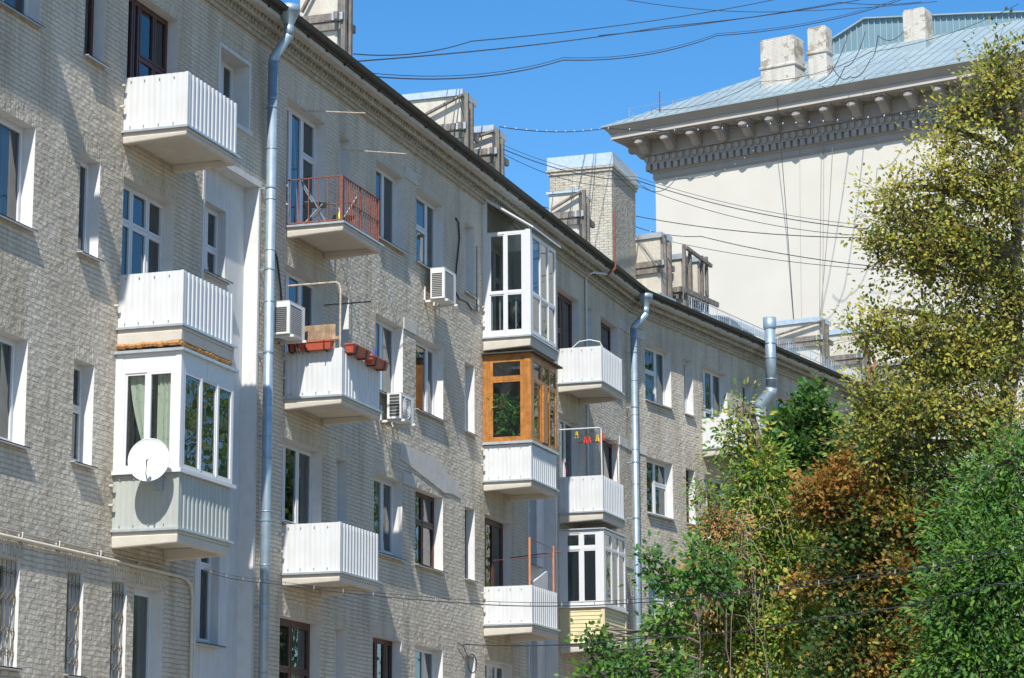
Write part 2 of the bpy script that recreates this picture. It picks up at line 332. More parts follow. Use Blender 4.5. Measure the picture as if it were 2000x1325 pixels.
# ---------------- walls ----------------
def wall_grid(x0, x1, z0, z1, y, ops, name, parent, F, mats, soldiers=True):
    xs = {x0, x1}; zs = {z0, z1}
    sol = []
    for o in ops:
        a, b, c, d = o[:4]; xs |= {a, b}; zs |= {c, d}
        if soldiers and (b-a) < 2.1 and not (len(o) > 5 and o[5] == 'niche'):
            sol.append((a-0.1, b+0.1, d, d+0.25)); xs |= {a-0.1, b+0.1}; zs.add(d+0.25)
    xs = sorted(round(v, 4) for v in xs if x0 <= v <= x1); zs = sorted(round(v, 4) for v in zs if z0 <= v <= z1)
    m = MB()
    for i in range(len(xs)-1):
        cx = (xs[i]+xs[i+1])/2
        for j in range(len(zs)-1):
            cz = (zs[j]+zs[j+1])/2
            if any(o[0] < cx < o[1] and o[2] < cz < o[3] for o in ops): continue
            m.mi = 1 if any(s[0] < cx < s[1] and s[2] < cz < s[3] for s in sol) else 0
            m.quad((xs[i], y, zs[j]), (xs[i+1], y, zs[j]), (xs[i+1], y, zs[j+1]), (xs[i], y, zs[j+1]))
    m.mi = 2
    for o in ops:
        a, b, c, d = o[:4]; e = y + (o[4] if len(o) > 4 else 0.2)
        j = [U(-0.012, 0.012) for _ in range(4)]
        m.quad((a, y, c), (a, y, d), (a, e, d), (a, e, c)); m.quad((b, y, c), (b, e, c), (b, e, d), (b, y, d))
        m.quad((a, y, d), (b, y, d), (b, e, d), (a, e, d)); m.quad((a, y, c), (a, e, c), (b, e, c), (b, y, c))
    return m.build(name, mats, parent, F)

def window(parent, F, x0, x1, z0, z1, y, cols=(0.5,), trans=(), mat='pvc', curtain=None, cr=(0.35, 1.0), tilt=None, fw=0.055, name='window', glass='glass', sill=True, label=None, bars=False, sashw=0.04):
    m = MB(); X = [x0] + [x0+(x1-x0)*c for c in cols] + [x1]; yf = y
    m.box(x0, x0+fw, yf, yf+0.07, z0, z1); m.box(x1-fw, x1, yf, yf+0.07, z0, z1)
    m.box(x0+fw, x1-fw, yf+0.001, yf+0.069, z1-fw, z1); m.box(x0+fw, x1-fw, yf+0.001, yf+0.069, z0, z0+fw)
    g = MB()
    for i in range(len(X)-1):
        a = X[i]+(fw if i == 0 else fw*0.35); b = X[i+1]-(fw if i == len(X)-2 else fw*0.35)
        if i: m.box(X[i]-fw*0.42, X[i]+fw*0.42, yf-0.004, yf+0.066, z0+fw, z1-fw)
        Z = [z0+fw] + sorted(z0+(z1-z0)*t for c, t in trans if c == i or c < 0) + [z1-fw]
        for k in range(len(Z)-1):
            c, d = Z[k]+(0 if k == 0 else 0.02), Z[k+1]-(0 if k == len(Z)-2 else 0.02)
            if k: m.box(a, b, yf+0.002, yf+0.06, Z[k]-0.022, Z[k]+0.022)
            s = sashw; yy = yf-0.012
            m.box(a, a+s, yy, yf+0.05, c, d); m.box(b-s, b, yy, yf+0.05, c, d); m.box(a+s, b-s, yy+0.001, yf+0.049, c, c+s); m.box(a+s, b-s, yy+0.001, yf+0.049, d-s, d)
            t1, t2 = U(-0.004, 0.004), U(-0.004, 0.004); yg = yf+0.02
            g.quad((a+s, yg+t1, c+s), (b-s, yg-t1, c+s), (b-s, yg-t1+t2, d-s), (a+s, yg+t1+t2, d-s))
    o = m.build(name, mat, parent, F)
    if label: o['label'] = label
    g.build('pane', glass, o, F)
    if tilt is not None:   # a tilted-open sash
        s = MB(); a = x0+(x1-x0)*tilt[0]; b = x0+(x1-x0)*tilt[1]; q = 0.13; zt = z1-fw-0.02; zb = z0+fw+0.02; w_ = 0.05
        def P(x, z, off=0): return (x, yf-0.03 - q*(z-zb)/(zt-zb)*0 + off + q*(z-zb)/(zt-zb), z)
        for (xa, xb, za, zb2) in ((a, a+w_, zb, zt), (b-w_, b, zb, zt), (a+w_, b-w_, zb, zb+w_), (a+w_, b-w_, zt-w_, zt)):
            s.hexa([P(xa, za), P(xb, za), P(xb, za, 0.04), P(xa, za, 0.04), P(xa, zb2), P(xb, zb2), P(xb, zb2, 0.04), P(xa, zb2, 0.04)])
        s.build('open_sash', mat, o, F)
    if sill:
        s = MB(); ov = 0.09+U(-0.01, 0.02); s.hexa([(x0-0.03, y-0.2-ov, z0-0.035), (x1+0.03, y-0.2-ov, z0-0.035), (x1+0.03, y, z0-0.005), (x0-0.03, y, z0-0.005), (x0-0.03, y-0.2-ov, z0-0.02), (x1+0.03, y-0.2-ov, z0-0.02), (x1+0.03, y, z0+0.012), (x0-0.03, y, z0+0.012)])
        s.box(x0-0.03, x1+0.03, y-0.2-ov, y-0.2-ov+0.006, z0-0.06, z0-0.02)
        s.build('sill', 'sill', o, F)
    if curtain:
        cm = MB(); a = x0+(x1-x0)*cr[0]; b = x0+(x1-x0)*cr[1]; n = 28; ph = U(0, 6); yc = y+0.16
        P = [(a+(b-a)*i/n, yc+0.025*math.sin(i*1.25+ph)+0.012*math.sin(i*2.9+ph)) for i in range(n+1)]
        for (p, q) in zip(P, P[1:]): cm.quad((p[0], p[1], z0+0.02), (q[0], q[1], z0+0.02), (q[0], q[1], z1-0.02), (p[0], p[1], z1-0.02))
        cm.build('curtain', curtain, o, F, smooth=True)
    if bars:
        bm = MB(); yb = y-0.14; n = max(2, round((x1-x0)/0.13))
        for i in range(n+1): xx = x0+0.02+(x1-x0-0.04)*i/n; bm.tube([(xx, yb, z0+0.02), (xx, yb, z1-0.03)], 0.007, 5)
        for zz in (z0+0.2, z0+0.5, z1-0.55, z1-0.2):
            bm.tube([(x0, yb, zz), (x1, yb, zz)], 0.006, 5)
            for i in range(n):
                xc = x0+(x1-x0)*(i+0.5)/n
                bm.tube([(xc+0.05*math.cos(t*0.7), yb-0.012, zz+0.05*math.sin(t*0.7)) for t in range(10)], 0.006, 5)
        bm.build('window_bars', 'bars', o, F)
    return o

bld = empty('apartment_building', (40, 5, 0)); tag(bld, 'long four storey block of beige painted brick with white balconies, filling the left', 'building')
HEAD = [5.68, 8.90, 12.12, 15.30]; SILL = [4.15, 7.33, 10.56, 13.70]; SLAB = [6.42, 9.61, 12.82]
ROOFZ = 16.0
ops1 = []
def add(lst, x0, x1, z0, z1, d=0.2, k=None): lst.append((x0, x1, z0, z1, d, k) if k else (x0, x1, z0, z1, d))
for r in range(4):
    s, h = SILL[r], HEAD[r]
    for xa, xb in ((22.0, 23.6), (26.0, 27.4), (30.0, 31.58)):
        if r or xb > 30: add(ops1, xa, xb, s, h)
    add(ops1, 32.99, 33.64 if r else 33.5, s, h)
    add(ops1, 43.42, 43.96, s, h); add(ops1, 45.36, 46.93, s, h); add(ops1, 47.69, 49.36, s, h); add(ops1, 50.75, 51.4, s, h)
    add(ops1, 60.25, 60.72, s, h); add(ops1, 61.5, 63.1, s, h)
    dz = (SLAB[r-1]+0.03) if r else 3.3
    if r: add(ops1, 34.43, 36.25, dz, h)
    for xa, xb in ((40.85, 42.7), (52.08, 53.95), (57.7, 59.55)):
        add(ops1, xa, xb, (7.38 if (r == 1 and xa == 40.85) else dz), h)
add(ops1, 34.42, 34.92, 4.15, 5.68); add(ops1, 35.17, 36.2, 3.3, 5.68)
for xa, xb in ((37.4, 39.62), (55.25, 57.35)):
    add(ops1, xa, xb, 0.6, 13.25, 0.26, 'niche'); add(ops1, xa+0.5, xb-0.52, 14.15, 15.36, 0.3)
wall_mats = ['brick', 'soldier', 'reveal']
wall_grid(18, 64.3, 0, ROOFZ, 0, ops1, 'wall', bld, F1, wall_mats)
# stair strips: smooth white plaster set back in the brick
for xa, xb in ((37.4, 39.62), (55.25, 57.35)):
    o2 = [(xa+0.33, xa+1.43, a, b, 0.15) for a, b in ((11.35, 12.62), (8.2, 10.82), (5.0, 7.56), (1.8, 4.4))]
    wall_grid(xa, xb, 0.6, 13.25, 0.26, o2, 'stair_recess', bld, F1, ['plaster', 'plaster', 'plaster'], soldiers=False)
    for i, o in enumerate(o2):
        window(bld, F1, o[0], o[1], o[2], o[3], 0.41, cols=(0.55,), trans=((-1, 0.52 if i else 0.42),), mat='pvc' if i < 3 else 'oldwhite', curtain='greycurtain' if i == 2 else None, cr=(0.4, 1), name='stair_window')
        s = MB(); s.box(o[0]-0.04, o[1]+0.05, 0.19, 0.262, o[2]-0.05, o[2]-0.001); s.build('ledge', 'plaster', bld, F1)
    window(bld, F1, xa+0.5, xb-0.52, 14.15, 15.36, 0.3, cols=(0.6,), mat='pvc', name='stair_window', sill=False)
    s = MB(); s.mi = 0
    a, b = xa+0.5, xb-0.52
    s.box(a-0.07, a-0.002, -0.022, 0.05, 14.08, 15.43); s.box(b+0.002, b+0.07, -0.022, 0.05, 14.08, 15.43); s.box(a-0.002, b+0.002, -0.022, 0.05, 15.362, 15.43); s.box(a-0.1, b+0.1, -0.06, 0.05, 14.07, 14.148)
    s.build('window_surround', 'plaster', bld, F1)
    s = MB(); s.box(xa-0.08, xa-0.002, -0.015, 0.05, 0.6, 13.25); s.box(xb+0.002, xb+0.08, -0.015, 0.05, 0.6, 13.25); s.box(xa-0.08, xb+0.08, -0.018, 0.05, 13.252, 13.36); s.build('recess_trim', 'plaster', bld, F1)

def WN(*a, **k): return window(bld, F1, *a, **k)
# far left windows
for r in (1, 2, 3):
    s, h = SILL[r], HEAD[r]
    WN(22.0, 23.6, s, h, 0.2); WN(26.0, 27.4, s, h, 0.2)
    WN(30.0, 31.58, s, h, 0.2, cols=(0.5,), curtain='greycurtain' if r == 3 else 'curtain', cr=(0.75, 1) if r == 2 else (0.55, 1), label='white plastic window on the far left of the facade, row %d from the ground' % (r+1))
WN(30.0, 31.58, SILL[0], HEAD[0], 0.2, cols=(0.35, 0.7), mat='oldwhite', bars=True, curtain='greycurtain', cr=(0.0, 1))
WN(32.99, 33.5, SILL[0], HEAD[0], 0.2, cols=(), mat='oldwhite', bars=True, curtain='greycurtain', cr=(0, 1)); WN(34.42, 34.92, SILL[0], HEAD[0], 0.2, cols=(), mat='oldwhite', bars=True)
WN(32.99, 33.64, SILL[3], HEAD[3], 0.2, cols=(), mat='brown', curtain='curtain', cr=(0, .8), label='narrow brown-framed window of the top floor')
WN(32.99, 33.64, SILL[2], HEAD[2], 0.2, cols=(), tilt=(0.0, 1.0), label='narrow white window with its sash tilted open')
WN(32.99, 33.64, SILL[1], HEAD[1], 0.2, cols=(), trans=((0, 0.55),), mat='oldwhite', curtain='greycurtain', cr=(0, 1))
WN(35.17, 36.2, 3.3, 5.68, 0.2, cols=(), glass='frosted', fw=0.08, curtain='greycurtain', cr=(0, 1), label='large milky glass pane in a white frame, first floor')
# balcony doors, column 1
WN(34.43, 36.25, 12.85, HEAD[3], 0.2, cols=(0.30, 0.42, 0.72), trans=((3, 0.62), (2, 0.62)), mat='brown', name='balcony_door', sill=False, label='dark brown wooden balcony door and window, top floor')
WN(34.43, 36.25, 9.64, HEAD[2], 0.2, cols=(0.36, 0.68), trans=((-1, 0.74), (2, 0.42)), name='balcony_door', sill=False, label='white balcony door and window with fanlights')
WN(34.43, 36.25, 6.45, HEAD[1], 0.2, cols=(0.4, 0.6), mat='oldwhite', name='balcony_door', sill=False)
# column 2
WN(40.85, 42.7, 12.85, HEAD[3], 0.2, cols=(0.32, 0.62), trans=((2, 0.68),), name='balcony_door', sill=False, fw=0.07, tilt=(0.3, 0.55), label='white balcony door with an open sash behind the iron railing')
WN(40.85, 42.7, 9.64, HEAD[2], 0.2, cols=(0.3, 0.62), trans=((2, 0.4),), name='balcony_door', sill=False)
WN(40.85, 42.7, 7.38, HEAD[1], 0.2, cols=(0.28, 0.62), curtain='greycurtain', cr=(0.7, 1))
WN(40.85, 42.7, 3.3, HEAD[0], 0.2, cols=(0.5,), trans=((0, 0.62), (1, 0.62)), mat='brown', fw=0.09, curtain='greycurtain', cr=(0, 1), label='old brown wooden window with milky panes at the foot of the second balcony column')
for r in range(4):
    WN(43.42, 43.96, SILL[r], HEAD[r], 0.2, cols=(), trans=((0, 0.45),) if r < 2 else (), curtain='curtain' if r == 3 else 'greycurtain', cr=(0, 1))
WN(45.36, 46.93, SILL[3], HEAD[3], 0.2, cols=(0.55,)); WN(45.36, 46.93, SILL[2], HEAD[2], 0.2, cols=(0.52,), curtain='curtain', cr=(0.62, 1))
WN(45.36, 46.93, SILL[1], HEAD[1], 0.2, cols=(0.12, 0.6), trans=((0, 0.5),), tilt=(0.62, 0.97), label='white window with its right sash tilted inward')
WN(45.36, 46.93, SILL[0], HEAD[0], 0.2, cols=(0.42, 0.72), trans=((-1, 0.45),), mat='brown', curtain='greycurtain', cr=(0, 1))
WN(47.69, 49.36, SILL[3], HEAD[3], 0.2, cols=(0.66,), trans=((0, 0.55),), curtain='greycurtain', cr=(0.2, 1), label='white window with insect mesh above the air conditioner')
WN(47.69, 49.36, SILL[2], HEAD[2], 0.2, cols=(0.25, 0.7), trans=((0, 0.35),), curtain='curtain', cr=(0.72, 1))
WN(47.69, 49.36, SILL[1], HEAD[1], 0.2, cols=(0.55,), trans=((-1, 0.6),), mat='brown', curtain='curtain', cr=(0.5, 1), label='brown wooden two-sash window below the smooth plaster patch')
WN(47.69, 49.36, SILL[0], HEAD[0], 0.2, cols=(0.6,), curtain='curtain', cr=(0.7, 1))
for r in range(4): WN(50.75, 51.4, SILL[r], HEAD[r], 0.2, cols=(), mat='brown' if r == 1 else 'pvc', trans=((0, 0.5),) if r == 2 else (), curtain='curtain' if r == 3 else 'greycurtain', cr=(0, 1))
# column 3, 4
WN(52.08, 53.95, 12.85, HEAD[3], 0.2, cols=(0.35, 0.7), trans=((2, 0.7),), name='balcony_door', sill=False)
WN(52.08, 53.95, 9.64, HEAD[2], 0.2, cols=(0.5,), mat='oldwhite', name='balcony_door', sill=False)
WN(52.08, 53.95, 6.45, HEAD[1], 0.2, cols=(0.3, 0.62), mat='brown', fw=0.09, name='balcony_door', sill=False, label='dark brown balcony door behind the orange poles')
WN(52.08, 53.95, 3.3, HEAD[0], 0.2, cols=(0.4, 0.7), trans=((2, 0.7),))
WN(57.7, 59.55, 12.85, HEAD[3], 0.2, cols=(0.45, 0.58), trans=((0, 0.6),), mat='brown', fw=0.08, name='balcony_door', sill=False, label='brown balcony door behind the white bent pipe')
WN(57.7, 59.55, 9.64, HEAD[2], 0.2, cols=(0.35, 0.6), name='balcony_door', sill=False, tilt=(0.02, 0.3)); WN(57.7, 59.55, 6.45, HEAD[1], 0.2, cols=(0.4,), name='balcony_door', sill=False)
WN(57.7, 59.55, 3.3, HEAD[0], 0.2)
for r in range(4):
    WN(60.25, 60.72, SILL[r], HEAD[r], 0.2, cols=()); WN(61.5, 63.1, SILL[r], HEAD[r], 0.2, cols=(0.45,), trans=((0, 0.5),), mat='brown' if r > 1 else 'pvc')

# wing 2
ops2 = []
lay2 = [(0.95, 2.62, 'w'), (3.5, 4.1, 'n'), (4.78, 6.5, 'd'), (7.65, 8.4, 'n'), (10.2, 11.8, 'w'), (12.6, 14.2, 'w'), (15.2, 15.8, 'n'), (16.5, 18.2, 'd'), (19.6, 20.2, 'n'), (21.2, 22.8, 'w')]
for xa, xb, k in lay2:
    for r in range(4):
        add(ops2, xa, xb, (SLAB[r-1]+0.03 if (k == 'd' and r) else SILL[r]), HEAD[r])
wall_grid(0, 24.5, 0, ROOFZ, 0, ops2, 'wall', bld, F2, wall_mats)
for xa, xb, k in lay2:
    for r in range(4):
        z0 = SLAB[r-1]+0.03 if (k == 'd' and r) else SILL[r]
        if k == 'd': window(bld, F2, xa, xb, z0, HEAD[r], 0.2, cols=(0.3, 0.62), trans=((0, 0.7), (1, 0.5)), name='balcony_door', sill=False, curtain='curtain', cr=(0.6, 1))
        elif k == 'n': window(bld, F2, xa, xb, z0, HEAD[r], 0.2, cols=(), mat='brown' if (r == 2 and xa < 4) else 'pvc', curtain='curtain' if r == 3 else None, cr=(0, 1))
        else: window(bld, F2, xa, xb, z0, HEAD[r], 0.2, cols=((0.62,) if r == 3 else (0.12, 0.52)) if xa < 5 else (0.5,), trans=((0, 0.55),) if r == 3 else ((2, 0.58), (0, .58)), curtain='curtain' if r == 3 else 'greycurtain', cr=(0.66, 1) if r == 3 else (0.55, 1))

# back, end walls, inner partition, floors
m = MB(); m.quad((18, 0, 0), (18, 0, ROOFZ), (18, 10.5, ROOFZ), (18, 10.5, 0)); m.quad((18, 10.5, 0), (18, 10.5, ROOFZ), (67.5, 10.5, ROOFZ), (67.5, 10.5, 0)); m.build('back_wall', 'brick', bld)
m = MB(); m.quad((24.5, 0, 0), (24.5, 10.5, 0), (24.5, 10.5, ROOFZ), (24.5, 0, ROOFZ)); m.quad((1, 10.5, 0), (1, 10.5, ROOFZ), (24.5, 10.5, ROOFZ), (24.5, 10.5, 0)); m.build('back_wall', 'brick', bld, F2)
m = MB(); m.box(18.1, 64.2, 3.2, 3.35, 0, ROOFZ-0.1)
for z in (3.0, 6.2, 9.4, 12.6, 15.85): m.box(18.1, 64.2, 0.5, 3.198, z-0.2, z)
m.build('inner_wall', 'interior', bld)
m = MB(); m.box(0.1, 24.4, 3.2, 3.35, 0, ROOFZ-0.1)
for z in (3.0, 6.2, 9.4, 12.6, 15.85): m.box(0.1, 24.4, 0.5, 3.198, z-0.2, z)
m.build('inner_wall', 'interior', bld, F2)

# plaster patch above the brown window, lintel bands, small ledges
m = MB(); P = [(46.75, 9.36), (46.8, 9.70), (47.6, 9.66), (48.5, 9.68), (49.25, 9.60), (49.7, 9.42), (50.35, 9.33), (50.42, 9.02), (49.9, 9.06), (49.4, 9.01), (48.8, 9.10), (48.0, 9.20), (47.3, 9.30)]
m.prism(P, 'y', -0.02, 0.01); fixn(m.build('plaster_patch', 'roughplaster', bld))
for xa, xb, z in ((46.95, 47.67, 15.33), (46.95, 47.67, 12.10), (46.95, 47.67, 8.88), (63.12, 64.28, 15.33), (63.12, 64.28, 12.13), (63.12, 64.28, 8.92)):
    m = MB(); m.box(xa, xb, -0.022, 0.01, z, z+0.24); m.build('lintel_band', 'roughplaster', bld)
for z in (15.33, 12.13, 8.92):
    m = MB(); m.box(0.02, 0.9, -0.022, 0.01, z, z+0.24); m.build('lintel_band', 'roughplaster', bld, F2)

# brick cornice with slanted bricks, fascia, gutter
def cornice(L0, L1, F, extra0=0.0):
    m = MB()
    m.box(L0, L1, -0.06, 0.1, 15.98, 16.06); m.box(L0, L1, -0.10, 0.1, 16.06, 16.12)
    x = L0
    while x < L1-0.15:
        for (pz, py, sh) in ((16.12, -0.17, 0), (16.255, -0.26, 0.08)):
            a = x+sh+U(-0.008, 0.008); w_ = 0.105; q = U(-0.012, 0.012)
            m.hexa([(a, py+q, pz+0.005), (a+w_, py+0.05+q, pz+0.005), (a+w_, 0.05, pz+0.005), (a, 0.05, pz+0.005), (a+0.045, py+q, pz+0.075), (a+w_+0.045, py+0.05+q, pz+0.075), (a+w_+0.045, 0.05, pz+0.075), (a+0.045, 0.05, pz+0.075)])
        x += 0.15
    m.box(L0, L1, -0.13, 0.1, 16.12, 16.205); m.box(L0, L1, -0.225, 0.1, 16.205, 16.255); m.box(L0, L1, -0.225, 0.1, 16.255, 16.34)
    m.build('brick_cornice', M['brickcorn'], bld, F)
    m = MB(); m.box(L0, L1, -0.40, 0.1, 16.342, 16.43); m.build('fascia', 'roughplaster', bld, F)
    m = MB(); m.box(L0, L1, -0.46, 0.2, 16.432, 16.47)
    m.prism([(-0.56, 16.475), (-0.60, 16.54), (-0.585, 16.54), (-0.55, 16.485), (-0.40, 16.475)], 'x', L0, L1)
    x = L0+0.3
    while x < L1-0.1: m.box(x, x+0.05, -0.45, -0.34, 16.40, 16.432); x += 0.9
    fixn(m.build('gutter', 'gutter', bld, F))
M['brickcorn'] = simple('cornice_brick', (0.36, 0.32, 0.245), 0.9, noise=0.25, scale=10, bump=0.004, bscale=40)
cornice(18, 64.35, F1); cornice(0.0, 24.6, F2)

# roofs
def roof(L0, L1, F, name='roof'):
    m = MB(); z0 = 16.49; m.prism([(-0.5, z0), (-0.5, z0+0.03), (5.2, z0+1.85), (11, z0+0.03), (11, z0)], 'x', L0, L1)
    o = fixn(m.build(name, 'blueroof', bld, F)); return o
rf1 = roof(18, 66.2, F1); rf2 = roof(-0.2, 24.6, F2)
# unseen boards added over the eave past the left edge, sized to shade the wall
m = MB(); m.box(18, 29.5, -0.8, 0.3, 16.6, 16.64); m.box(28.95, 29.5, -1.35, -0.8, 16.6, 16.64); m.build('shadow_board', 'greywood', rf1)

def stack(F, x0, x1, y0, y1, z0, z1, mat='stackplaster', capm='flash', timber=True, cap=True, band=0.5, parent=None, braces=(True, True), name='chimney', capd=0.16):
    m = MB(); m.box(x0, x1, y0, y1, z0, z1); o = bev(m.build(name, mat, bld, F), 0.012, 1)
    if cap:
        c = MB(); e = 0.06; c.box(x0-e, x1+e, y0-e, y1+e, z1+0.001, z1+capd); c.build('cap', capm, o, F)
    if timber:
        t = MB(); zb = z0+(z1-z0)*band; zs = ((zb, zb+0.17),)
        for a, b in zs:
            t.box(x0-0.09, x0-0.012, y0-0.16, y1, a, b); t.box(x0-0.25, x1+0.12, y0-0.095, y0-0.012, a-0.02, b-0.03)
            t.box(x0-0.085, x0-0.015, y0-0.1, y1-0.25, a-0.19, a-0.05)
        t.box(x0-0.10, x0-0.0905, y0-0.15, y0+0.25, zs[0][0]+0.02, zs[0][1]-0.02)
        for yy in (y0-0.19, ):
            t.box(x0-0.04, x0+0.06, yy, yy+0.09, z0-0.3, z1+0.05); t.box(x0+0.3, x0+0.39, yy, yy+0.09, z0-0.3, z1-0.1)
        if braces[0]: t.beam((x0-0.13, y1-0.1, zb+0.25), (x0-0.13, y0-0.1, z1-0.02), 0.09, 0.05)
        t.build('timber_brace', 'greywood', o, F)
        t = MB(); t.box(x0-0.112, x0-0.1005, y0-0.16, y0+0.08, zb+0.01, zb+0.16); t.box(x0-0.10, x0+0.0, y0-0.108, y0-0.0965, zb-0.01, zb+0.13); t.build('brace_plate', 'flash', o, F)
    return o
stack(F1, 45.64, 46.31, 1.0, 1.85, 16.7, 20.2, band=0.49, mat='stackplaster')
stack(F1, 53.31, 54.25, 1.0, 2.4, 16.8, 19.05, band=0.62)
stack(F1, 55.6, 56.5, 1.0, 2.3, 16.8, 18.8, band=0.7)
stack(F1, 61.26, 62.3, 0.5, 1.33, 16.6, 18.65, band=0.66, capd=0.06)
s5 = stack(F1, 66.2, 68.75, 1.0, 2.85, 16.5, 20.75, mat='stackbrick', timber=False, capd=0.36)
m = MB(); m.box(66.16, 68.79, 0.96, 2.89, 20.58, 20.68); m.box(66.12, 68.83, 0.92, 2.93, 20.68, 20.748); m.build('corbel', 'stackbrick', s5)
stack(F2, 4.17, 4.83, 1.0, 2.3, 16.7, 19.1, parent=rf2, band=0.64, braces=(False, True))
stack(F2, 5.6, 6.1, 1.0, 1.7, 16.7, 18.75, parent=rf2, band=0.5, braces=(False, True)); stack(F2, 6.75, 7.15, 1.0, 1.6, 16.7, 18.9, parent=rf2, band=0.45, braces=(False, True))
m = MB()   # timber cage between the small stacks
for x in (5.05, 5.45, 6.3, 6.62): m.box(x, x+0.09, 0.62, 0.71, 16.5, 19.0+U(-.25, .15))
m.box(4.9, 7.3, 0.55, 0.618, 17.55, 17.7); m.beam((5.1, 0.6, 18.95), (6.9, 0.6, 18.75), 0.08, 0.1)
m.build('timber_cage', 'greywood', bld, F2)
stack(F2, 16.5, 17.4, 1.0, 2.85, 16.7, 18.85, parent=rf2, band=0.7)
stack(F2, 20.2, 20.95, 1.0, 2.3, 16.7, 19.15, parent=rf2, band=0.62, braces=(False, True))
# metal hatch with curved sheet, skylight boxes, snow rail on the second wing
m = MB(); m.box(8.3, 9.9, 0.5, 1.3, 16.7, 17.15); hh = m.build('roof_hatch', 'galv', bld, F2)
m = MB()
for i in range(9): m.box(8.25, 8.296, 0.52+i*0.085, 0.56+i*0.085, 16.8, 17.2)
for i in range(11): m.box(8.35+i*0.14, 8.39+i*0.14, 0.46, 0.497, 16.75, 17.15)
m.build('louvre', 'flash', hh, F2)
m = MB()
pts = [(0.15, 17.02), (0.3, 17.2), (0.55, 17.36), (0.9, 17.46), (1.4, 17.5)]
for (a, b), (c, d) in zip(pts, pts[1:]): m.hexa([(8.0, a, b), (10.6, a, b), (10.6, c, d), (8.0, c, d), (8.0, a, b+0.03), (10.6, a, b+0.03), (10.6, c, d+0.03), (8.0, c, d+0.03)])
m.build('bent_sheet', 'flash', hh, F2)
for xa in (2.0, 5.0, 11.2, 14.6, 18.6):
    m = MB(); m.box(xa, xa+1.1, 0.02, 0.6, 16.66, 16.92); m.build('roof_box', 'blueroof', rf2, F2)
m = MB()
for z in (16.78, 17.05): m.tube([(3.4, -0.25, z), (22, -0.25, z)], 0.012, 5)
x = 3.4
while x < 22: m.tube([(x, -0.25, 16.5), (x, -0.25, 17.05)], 0.007 if round(x*10) % 9 else 0.016, 4); x += 0.15
m.build('snow_rail', 'flash', rf2, F2)
# small vent cap and mast by the first wing's edge
m = MB(); m.tube([(49.5, 0.2, 16.5), (49.5, 0.2, 16.75)], 0.02, 6); m.tube([(49.5, 0.2, 16.75), (49.5, 0.2, 16.77)], 0.16, 10); m.build('vent', 'gutter', rf1)

# small iron anchors on the brick left of the balconies
m = MB()
for u in (34.28, 40.8, 51.9):
    for z in (13.55, 13.2, 10.3, 9.95, 7.1, 6.8): m.box(u-0.05, u, -0.07, 0, z, z+0.03)
build_each(m, 'wall_anchor', 'concrete', bld)
# ---------------- drainpipes ----------------
def drain(F, x, y, ztop, xo, r=0.088, zb=0.3, step=0.94, d=0.16):
    m = MB(); m.tube([(x, y, zb), (x, y, ztop)], r, 16)
    # elbow up to the funnel
    yo = -0.52
    m.tube([(x, y, ztop-0.02), (x+0.01, y, ztop+0.06), (xo-0.02, yo, ztop+0.42), (xo, yo, ztop+0.46)], r*1.01, 16)
    m.tube([(xo, yo, ztop+0.44), (xo, yo, ztop+0.66)], r*1.03, 16)
    m.lathe([(r*1.05, 0), (r*1.1, 0.03), (0.19, 0.24), (0.2, 0.25), (0.2, 0.36), (0.185, 0.36), (0.18, 0.25), (r, 0.02)], (xo, yo, ztop+0.64), 20)
    z = zb+0.5; k = 0
    while z < ztop: m.tube([(x, y, z), (x, y, z+0.02)], r*1.06, 16); z += step
    o = m.build('drainpipe', 'galv', bld, F, smooth=False)
    for p in o.data.polygons: p.use_smooth = len(p.vertices) == 4
    c = MB(); z = zb+0.9
    while z < ztop: c.tube([(x, y, z), (x, y, z+0.03)], r*1.13, 16); c.box(x-0.012, x+0.012, y+r, 0.0, z, z+0.03); c.box(x+r*1.1, x+r*1.1+0.035, y-0.01, y+0.01, z-0.005, z+0.035); z += step*1.6
    c.build('pipe_clamp', 'galv', o, F); return o
drain(F1, 39.72, -0.2, 15.62, 39.68)
drain(F1, 63.85, -0.24, 15.40, 64.1)
# oversized duct in front of the second wing
m = MB(); X = 8.15; m.tube([(X, -0.28, 3), (X, -0.28, 14.55)], 0.17, 18); m.tube([(X, -0.28, 14.5), (X, -0.3, 14.62), (X+0.05, -0.68, 14.98), (X+0.05, -0.7, 15.1)], 0.175, 18)
m.tube([(X+0.05, -0.7, 15.05), (X+0.05, -0.7, 16.95)], 0.165, 18); m.lathe([(0.168, 0), (0.185, 0.02), (0.2, 0.05), (0.2, 0.36), (0.19, 0.36), (0.16, 0.03)], (X+0.05, -0.7, 16.9), 22)
for z in (15.35, 16.0, 16.45): m.tube([(X+0.05, -0.7, z), (X+0.05, -0.7, z+0.03)], 0.178, 18)
for z in (13.9, 12.8, 11.6, 10.4, 9.2): m.tube([(X, -0.28, z), (X, -0.28, z+0.03)], 0.183, 18)
o = m.build('drainpipe', 'galv', bld, F2); o['label'] = 'fat dented galvanised pipe rising past the roof edge'
for p in o.data.polygons: p.use_smooth = len(p.vertices) == 4
